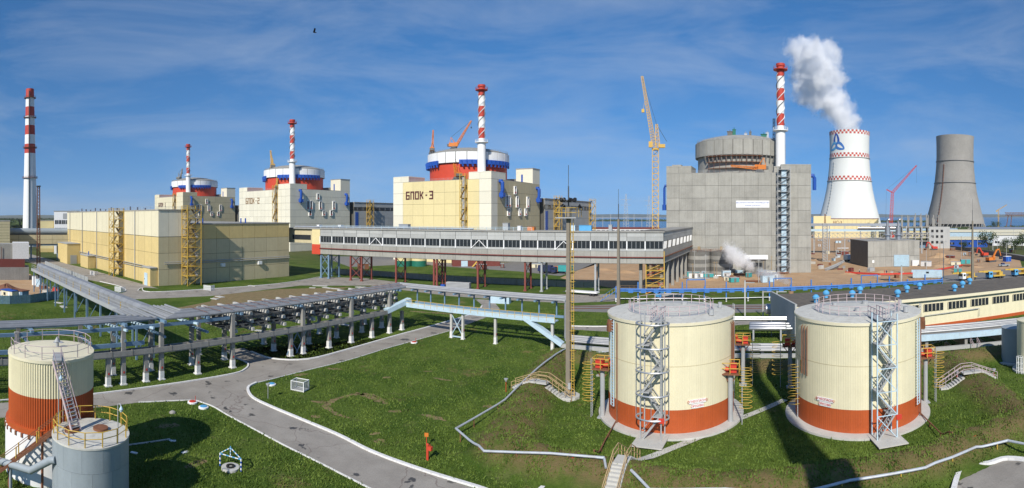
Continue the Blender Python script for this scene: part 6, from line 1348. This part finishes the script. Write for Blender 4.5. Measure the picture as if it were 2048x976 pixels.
for x in (-2, 2, 40, 44): MB().bar((x * 1.5 - 3, 0, 0), (x, 0, ZY(430, 640)), .9).build('leg', 'rust', t)

# ------------------------------------------------------------------ pylons, warehouses, trees, vehicles, people
def pylon(label, x, d, zt, grp):
    t = thing('pylon', label, 'pylon', *SD(x, d), 0, rot_cam(x), grp); lattice(MB(), (0, 0, 0), (0, 0, zt), zt * .17, .9, 12, .22).build('tower', 'greysteel', t)
    for k in (.72, .86): MB().bar((-zt * .13, 0, zt * k), (zt * .13, 0, zt * k), .35).build('cross_arm', 'greysteel', t)
    return t
for x, d, z in ((1252, 700, 52), (1298, 820, 54)): pylon('grey lattice power pylon standing before the lake beyond the gallery', x, d, z, 'lakeside pylons')
sw = thing('switchyard', 'row of thin switchyard portals before the lake beyond the gallery', 'switchyard', *SD(1190, 620), 0, rot_cam(1250))
for i in range(9): q = i * 9; MB().bar((q, 0, 0), (q, 0, ZY(435, 620) + (i % 3) * 2), .45).build('portal_leg', 'greysteel', sw)
for i in range(8): MB().bar((i * 9, 0, 21), (i * 9 + 9, 0, 21), .5).build('portal_beam', 'greysteel', sw)
t = thing('long_hall', 'long low white and red hall roof showing over the gallery beside the lake', 'building', *SD(1180, 480), 0, rot_cam(1255)); MB().box(0, 62, 0, 20, 0, ZY(458, 480)).build('wall', 'white', t); MB().box(-.4, 62.4, -.4, 20.4, ZY(458, 480), ZY(455, 480)).build('roof', 'maroon', t)
for i in range(14): MB().box(2 + i * 4.3, 4.8 + i * 4.3, -.12, .02, ZY(464, 480), ZY(460, 480)).build('window', 'glass', t)
WH = [(1893, 470, 66, 11.2, 'lightblue', 'cream', 'pale blue warehouse with cream roof edge beside the unfinished frame'), (1945, 520, 80, 12.5, 'cream', 'galv', 'long cream warehouse with metal roof before the grey cooling tower'), (1985, 420, 60, 10.2, 'white', 'cream', 'white shed with cream roof near the far street'), (1894, 400, 30, 7.6, 'blue', 'cream', 'blue walled shed with cream roof behind the soil yard'), (1800, 560, 60, 10, 'yellow', 'lightblue', 'yellow shed with pale roof behind the unfinished frame')]
for x, d, w_, h_, m_, r_, lb in WH:
    t = thing('warehouse', lb, 'warehouse', *SD(x, d), 0, rot_cam(x + 40)); MB().box(0, w_, 0, 18, 0, h_ - 2).build('wall', m_, t); MB().prismx([(-.6, h_ - 2), (18.6, h_ - 2), (18.6, h_ - 1.6), (9, h_), (-.6, h_ - 1.6)], -.5, w_ + .5).build('roof', r_, t)
    for i in range(int(w_ / 7)): f = MB().box(2 + i * 7, 5.5 + i * 7, -.12, .02, 2, 3.6).build('window', 'glass', t); MB().box(3.6 + i * 7, 3.8 + i * 7, -.2, -.12, 2, 3.6).build('mullion', 'white', f)
def far_wall(label, pts, h, m):
    P = [Vector(S(x, y)) for x, y in pts]; t = thing('perimeter_wall', label, 'wall', *P[0])
    for a, b in zip(P[:-1], P[1:]):
        k = max(1, int((b - a).length / 4))
        for i in range(k): q0, q1 = a.lerp(b, i / k) - P[0], a.lerp(b, (i + .97) / k) - P[0]; MB().bar((*q0, h / 2), (*q1, h / 2), .2, h).build('wall_panel', m, t)
far_wall('grey concrete panel wall running under the long gallery', [(672, 548), (760, 552), (860, 560), (960, 566), (1060, 571), (1195, 576)], 2.0, 'concrete2')
far_wall('dark grey panel wall along the far street', [(1900, 498), (1960, 506), (2060, 524)], 2.4, 'concrete_dark')
t = thing('red_shed', 'low dark red shed under the long gallery', 'shed', *S(905, 533), 0, rot_cam(950) + .1); MB().box(0, 22, 0, 8, 0, 3.6).build('wall', 'maroon', t); MB().box(-.2, 22.2, -.2, 8.2, 3.6, 3.9).build('roof', 'concrete2', t); MB().box(4, 7, -.1, .02, 0, 2.6).build('door', 'lightblue', t); MB().bar((9, -2.4, 0), (12, -.2, 3), .9, .14).build('yellow_stair', 'yellowsteel', t)
for x, lb in ((808, 'green based pale yellow tank under the gallery on the yellow hall side'), (838, 'green based pale yellow tank under the gallery beside the red shed')): t = thing('oil_tank', lb, 'tank', *S(x, 532)); MB().cyl((0, 0), 3.6, 0, 2.6, 28).build('lower_shell', 'green', t); MB().cyl((0, 0), 3.6, 2.6, 3.7, 28).lathe([(3.7, 3.7), (0, 4.1)], 28).build('upper_shell', 'yellow', t)
def wheels(t, xs, y, r=.5):
    for x in xs:
        for s_ in (-y, y): w_ = MB().lathe([(r * .55, -.14), (r, -.14), (r, .14), (r * .55, .14)], 16).build('wheel', 'tyre', t, (x, s_, r)); w_.rotation_euler = (R(90), 0, 0); MB().lathe([(0, -.15), (r * .5, -.12), (r * .5, .12), (0, .15)], 12).build('rim', 'greysteel', w_)
def truck(name, label, x, y, az, cab, body, kind):
    t = thing(name, label, 'truck', *S(x, y), 0, az); wheels(t, (2.6, -1.6, -2.8), 1.0)
    c = MB().prismx([(-1.15, .7), (1.15, .7), (1.15, 2.5), (.95, 2.8), (-.95, 2.8), (-1.15, 2.5)], 1.9, 3.6).build('cab', cab, t); MB().box(3.58, 3.65, -1, 1, 1.7, 2.5).build('windscreen', 'glass', c)
    for s_ in (-1, 1): MB().box(2.2, 3.2, s_ * 1.12 - .06, s_ * 1.12 + .06, 1.7, 2.4).build('side_window', 'glass', c)
    MB().box(-3.8, 3.4, -.5, .5, .55, .85).build('chassis', 'darksteel', t)
    if kind == 'box': MB().box(-4, 1.7, -1.25, 1.25, .95, 3.3).build('body', body, t)
    elif kind == 'flat': MB().box(-4, 1.7, -1.2, 1.2, .9, 1.1).box(-4, 1.7, -1.2, -1.12, 1.1, 1.6).box(-4, 1.7, 1.12, 1.2, 1.1, 1.6).build('bed', body, t)
    elif kind == 'crane': MB().box(-4, 1.6, -1.2, 1.2, .9, 1.3).build('bed', body, t); MB().box(-3, -1.4, -.9, .9, 1.3, 2.5).build('crane_house', body, t); MB().bar((-2.6, 0, 2.6), (5.6, 0, 2.9), .6, .7).build('telescopic_boom', body, t); MB().bar((4, 0, 2.85), (7.6, 0, 2.98), .4, .45).build('boom_tip', body, t)
    return t
truck('parked_truck', 'blue flatbed truck beside the yellow scaffold stair', 1338, 599, R(170), 'skyblue', 'greysteel', 'flat'); truck('parked_truck', 'dark blue box truck under the long gallery', 1096, 547, R(0), 'navy', 'navy', 'box'); truck('parked_truck', 'orange cabbed truck with teal box under the gallery', 1126, 547, R(180), 'orange', 'teal', 'box')
truck('crane_truck', 'white cabbed yellow crane truck beside the lightning mast behind the workshop', 1935, 560, R(205), 'white', 'yellowsteel', 'crane'); truck('crane_truck', 'blue cabbed yellow crane truck behind the workshop roof', 1990, 557, R(195), 'skyblue', 'yellowsteel', 'crane'); truck('crane_truck', 'yellow crane truck at the end of the road behind the workshop', 2040, 552, R(195), 'skyblue', 'yellowsteel', 'crane'); truck('parked_truck', 'white and blue box truck against the dark wall of the concrete box', 1697, 522, R(60), 'white', 'lightblue', 'box')
t = thing('flat_trailer', 'long white flat trailer on the road under the gallery', 'trailer', *S(1165, 590), 0, R(-6)); MB().box(-5, 5, -1.1, 1.1, .8, 1.2).build('bed', 'white', t); wheels(t, (3, 4), 1.0, .42); MB().bar((-5, 0, .8), (-6.4, 0, .6), .2).build('drawbar', 'darksteel', t)
t = thing('pickup', 'dark pickup parked on the soil road by the orange excavator', 'car', *S(2008, 533), 0, R(170)); wheels(t, (1.5, -1.5), .85, .38); MB().box(-2.5, 2.5, -.9, .9, .4, 1.0).build('body', 'greypaint', t); MB().prismx([(-.85, 1), (.85, 1), (.7, 1.7), (-.7, 1.7)], -.2, 1.3).build('cabin', 'navy', t)
def excavator(label, x, y, az, m, s=1.0):
    t = thing('excavator', label, 'excavator', *S(x, y), 0, az); 
    for q in (-1.2, 1.2): MB().prismx([(q - .35, 0), (q + .35, 0), (q + .35, .9), (q - .35, .9)], -2 * s, 2 * s).build('track', 'darksteel', t)
    MB().box(-2.2 * s, 1.4 * s, -1.4, 1.4, 1.0, 2.4).build('body', m, t); c = MB().box(.3, 1.7, -1.4, -.2, 1.2, 3.1).build('cab', m, t); MB().box(1.68, 1.76, -1.3, -.3, 1.9, 3.0).build('windscreen', 'glass', c)
    MB().bar((1.2, .3, 1.8), (3.6 * s, .3, 5.2 * s), .6, .7).bar((3.6 * s, .3, 5.2 * s), (5.2 * s, .3, 5.4 * s), .5, .6).build('boom', m, t); MB().bar((5.0 * s, .3, 5.5 * s), (6.0 * s, .3, 2.4 * s), .4, .5).build('stick', m, t); MB().prismx([(-.3, 0), (.9, 0), (.9, 1.0), (-.3, .6)], 5.5 * s, 6.6 * s).build('bucket', 'darksteel', t, (0, 0, 1.2))
excavator('yellow orange tracked excavator reaching right on the soil road', 1982, 524, R(18), 'orange', 1.15); excavator('red tracked excavator behind the yellow orange one', 1968, 514, R(200), 'drumred', 1.0); excavator('orange excavator working below the unfinished frame', 1868, 500, R(185), 'redpaint', 1.0)
t = thing('site_cabin', 'bright blue cabin beside the yellow orange excavator', 'cabin', *S(2014, 523), 0, .3); MB().box(-1.8, 1.8, -1.2, 1.2, 0, 2.6).build('body', 'blue', t); MB().box(-1.9, 1.9, -1.3, 1.3, 2.6, 2.75).build('roof', 'white', t); MB().box(-.4, .4, -1.26, -1.2, .1, 2.1).build('door', 'rackblue', t)
t = thing('plank_stack', 'grey stack of steel beams on the road below the gallery', 'stack', *S(917, 577), 0, .2)
for j in range(5): MB().box(-4, 4, -.9, .9, j * .42, j * .42 + .34).build('layer', 'greysteel', t)
MB().box(-6, -4.6, -.6, .6, 0, 1.1).build('blue_bin', 'blue', t)
t = thing('cable_drum_box', 'pale blue equipment box behind the corner of the pipe rack', 'box', *S(1000, 606), 0, .2); MB().box(-2.8, 2.8, -1, 1, 0, 2.2).build('body', 'lightblue', t); MB().box(-2.9, 2.9, -1.1, 1.1, 2.2, 2.35).build('lid', 'galv', t)
def tree(label, x, y, h, seed, grp):
    rnd = random.Random(seed); t = thing('tree', label, 'tree', *S(x, y), 0, rnd.uniform(0, 6), grp); tr_ = MB().cyl((0, 0), h * .03, 0, h * .5, 7, h * .014)
    br_ = []
    for i in range(6): a = rnd.uniform(0, 6.3); e = Vector((math.cos(a) * h * .28, math.sin(a) * h * .28, h * rnd.uniform(.5, .85))); tr_.bar((0, 0, h * rnd.uniform(.25, .45)), e, h * .014); br_.append(e)
    tr_.build('trunk', 'bark', t); cr = MB()
    for i in range(1000):
        c = br_[i % 6]; q = c + Vector((rnd.gauss(0, 1), rnd.gauss(0, 1), rnd.gauss(0, .9))) * h * .13; s_ = h * rnd.uniform(.018, .04); n = Vector((rnd.gauss(0, 1), rnd.gauss(0, 1), rnd.gauss(0, 1))).normalized(); x_ = n.orthogonal().normalized() * s_; y_ = n.cross(x_)
        cr.add([q - x_, q + y_ * .7, q + x_, q - y_ * .7], [(0, 1, 2, 3)])
    me = bpy.data.meshes.new('crown'); me.from_pydata(cr.v, [], cr.f); me.materials.append(M['leaf']); obj('crown', me, t)
TREES = [(1978, 503, 13, 'leafy tree standing before the white shed at the far street'), (2006, 504, 9, 'smaller tree beside the leafy one at the far street'), (2030, 506, 10, 'round tree at the end of the far street'), (1955, 470, 9, 'green tree at the foot of the grey cooling tower'), (1992, 462, 15, 'slim dark poplar on the shore beside the gantry crane'), (2024, 466, 9, 'bush-like tree behind the white shed'), (1935, 478, 8, 'small tree between the warehouses'), (1925, 503, 7, 'low tree at the panel wall behind the soil heaps'), (2044, 499, 11, 'broad tree at the end of the panel wall'), (1900, 470, 8, 'tree between the unfinished frame and the pale warehouse'), (640, 520, 6, 'small tree below the red end of the gallery')]
for i, (x, y, h, lb) in enumerate(TREES): tree(lb, x, y, h, 40 + i, 'trees by the far street')
def wood(name, label, xr, d0, d1, n, hmax, seed):
    rg = np.random.default_rng(seed); x = rg.uniform(*xr, n); d = rg.uniform(d0, d1, n); th = (x - CX) / F; hh = hmax * (.45 + .55 * rg.uniform(0, 1, n)); k = 5
    X, Y = d * np.sin(th), d * np.cos(th); vs = []; fs = []
    for i in range(n):
        for j in range(k):
            s_ = hh[i] * .42; cx2, cy2, cz = X[i] + rg.normal(0, s_ * .7), Y[i] + rg.normal(0, s_ * .7), hh[i] * rg.uniform(.3, .95); a = rg.uniform(0, 3.14); o = len(vs)
            vs += [(cx2 - s_ * math.cos(a), cy2 - s_ * math.sin(a), cz - s_ * .4), (cx2 + s_ * math.cos(a), cy2 + s_ * math.sin(a), cz - s_ * .5), (cx2 + s_ * .3, cy2 + s_ * .3, cz + s_ * .6)]; fs.append((o, o + 1, o + 2))
    me = bpy.data.meshes.new(name); me.from_pydata(vs, [], fs); me.materials.append(M['leaf']); o = struct(obj(name, me), 'stuff'); tag(o, label, 'wood')
wood('far_wood', 'dark belt of trees along the far left horizon', (-80, 340), 900, 2600, 2600, 13, 1); wood('shore_wood', 'low green trees on the island in the lake', (1175, 1415), 2310, 2400, 500, 9, 2); wood('spit_wood', 'low green trees on the spit beyond the white cooling tower', (1735, 1955), 1910, 2000, 420, 8, 3); wood('shore_scrub', 'dark scrub on the near lake shore', (1620, 2060), 800, 1100, 900, 5, 4)
# workers in the yard: one skinned body, shared
def worker_mesh():
    me = bpy.data.meshes.new('person'); V = [(0, 0, .95), (0, 0, 1.2), (0, 0, 1.42), (0, 0, 1.56), (0, .02, 1.72), (-.1, 0, .9), (-.12, .05, .5), (-.13, -.03, .06), (-.13, .1, .03), (.1, 0, .9), (.12, -.06, .5), (.13, -.1, .06), (.13, .03, .03), (-.2, 0, 1.4), (-.27, .02, 1.12), (-.25, .12, .88), (.2, 0, 1.4), (.27, .02, 1.12), (.24, .14, .9)]
    E_ = [(0, 1), (1, 2), (2, 3), (3, 4), (0, 5), (5, 6), (6, 7), (7, 8), (0, 9), (9, 10), (10, 11), (11, 12), (2, 13), (13, 14), (14, 15), (2, 16), (16, 17), (17, 18)]
    me.from_pydata(V, E_, []); o = bpy.data.objects.new('person', me); COL.objects.link(o); o.modifiers.new('skin', 'SKIN'); sv = me.skin_vertices[0].data
    for i, r_ in enumerate((.16, .16, .17, .065, .105, .1, .075, .05, .04, .1, .075, .05, .04, .075, .055, .045, .075, .055, .045)): sv[i].radius = (r_, r_ * .8)
    sv[0].use_root = True; s_ = o.modifiers.new('sub', 'SUBSURF'); s_.levels = 1; bpy.context.view_layer.update()
    m2 = bpy.data.meshes.new_from_object(o.evaluated_get(bpy.context.evaluated_depsgraph_get())); bpy.data.objects.remove(o); m2.name = 'person'; return m2
wm = worker_mesh()
for x, y, top, hat, az, lb in ((1719, 549, 'navy', 'white', .3, 'person in dark overalls and white helmet on the soil by the barrier netting'), (1769, 549, 'redpaint', 'redpaint', 1.2, 'person in red jacket beside the barrier netting'), (1773, 549, 'navy', 'redpaint', 2.2, 'person in dark clothes next to the one in red'), (1676, 537, 'navy', 'navy', 4, 'person in dark clothes near the tangle of steel trusses')):
    m2 = wm.copy(); m2.materials.clear(); m2.materials.append(M[top]); o = obj('person', m2, None, W(*S(x, y)), az); tag(o, lb, 'person'); MB().lathe([(.13, 1.74), (.13, 1.8), (.09, 1.88), (0, 1.9)], 12, (0, .02)).build('helmet', hat, o)
# street lamps and thin posts in the yard
for x, y, zt_ in ((1887, 556, 13.5), (1802, 545, 6), (2013, 520, 9), (2027, 500, 14), (1985, 500, 12), (1955, 498, 12)):
    t = thing('street_lamp', {1887: 'twin-headed street lamp at the end of the grey container', 1802: 'short twin-headed lamp beside the billboard', 2013: 'twin-headed street lamp behind the dark pickup', 2027: 'tallest twin-headed street lamp along the far street', 1985: 'twin-headed street lamp before the leafy tree', 1955: 'twin-headed street lamp before the small blue shed'}[x], 'lamp', *S(x, y), 0, rot_cam(x), 'street lamps in the far yard'); MB().cyl((0, 0), .16, 0, zt_, 8, .09).build('post', 'panelgrey', t); MB().bar((-1, 0, zt_), (1, 0, zt_), .1).build('arm', 'greysteel', t)
    for s_ in (-1, 1): MB().box(s_ - .35, s_ + .35, -.15, .15, zt_, zt_ + .18).build('lamp_head', 'greysteel', t)
# bird
q = SD(630, 45); t = tag(MB().add([(-.28, 0, 0), (.3, 0, .02), (0, .07, .05), (0, -.07, .05), (0, 0, -.08), (-.1, .6, .30), (.12, .55, .26), (-.12, -.5, .42), (.1, -.5, .36)], [(0, 2, 1), (0, 1, 3), (0, 4, 1), (0, 2, 3), (2, 6, 5), (2, 5, 0), (3, 7, 8), (3, 0, 7), (1, 2, 3)]).build('bird', 'black', None, W(*q, ZY(65, 45)), .4), 'small dark bird flying in the blue sky', 'bird'); t.scale = (.62, .62, .62)
# boiler house chimney standing behind the viewer; its shadow falls between the tanks
t = thing('boiler_chimney', 'tall plain concrete chimney behind the viewpoint casting a long shadow', 'chimney', 12.7 * CA + 11 * SA, 12.7 * SA - 11 * CA); MB().lathe([(2.7, 0), (2.5, 30), (2.2, 38), (1.2, 50), (1.0, 74)], 32).build('shaft', 'concrete2', t); MB().ringwall((0, 0), .9, 1.3, 72.5, 74.3, n=32).build('rim', 'red', t)

# thin even air over the whole plant
def haze():
    m = bpy.data.materials.new('haze'); m.use_nodes = True; t = m.node_tree; n = t.nodes
    for q in list(n):
        if q.type != 'OUTPUT_MATERIAL': n.remove(q)
    pv = n.new('ShaderNodeVolumePrincipled'); pv.inputs['Color'].default_value = (.80, .88, .97, 1); pv.inputs['Density'].default_value = HAZE; pv.inputs['Anisotropy'].default_value = .1
    t.links.new(pv.outputs[0], n['Material Output'].inputs['Volume']); M['haze'] = m
    o = MB().box(-14000, 14000, -2000, 14000, -3, 420).build('haze', 'haze', smooth=False); struct(o, 'stuff'); tag(o, 'thin bluish air hanging over the lake and the far shore', 'haze')
HAZE = 4.5e-5
haze()
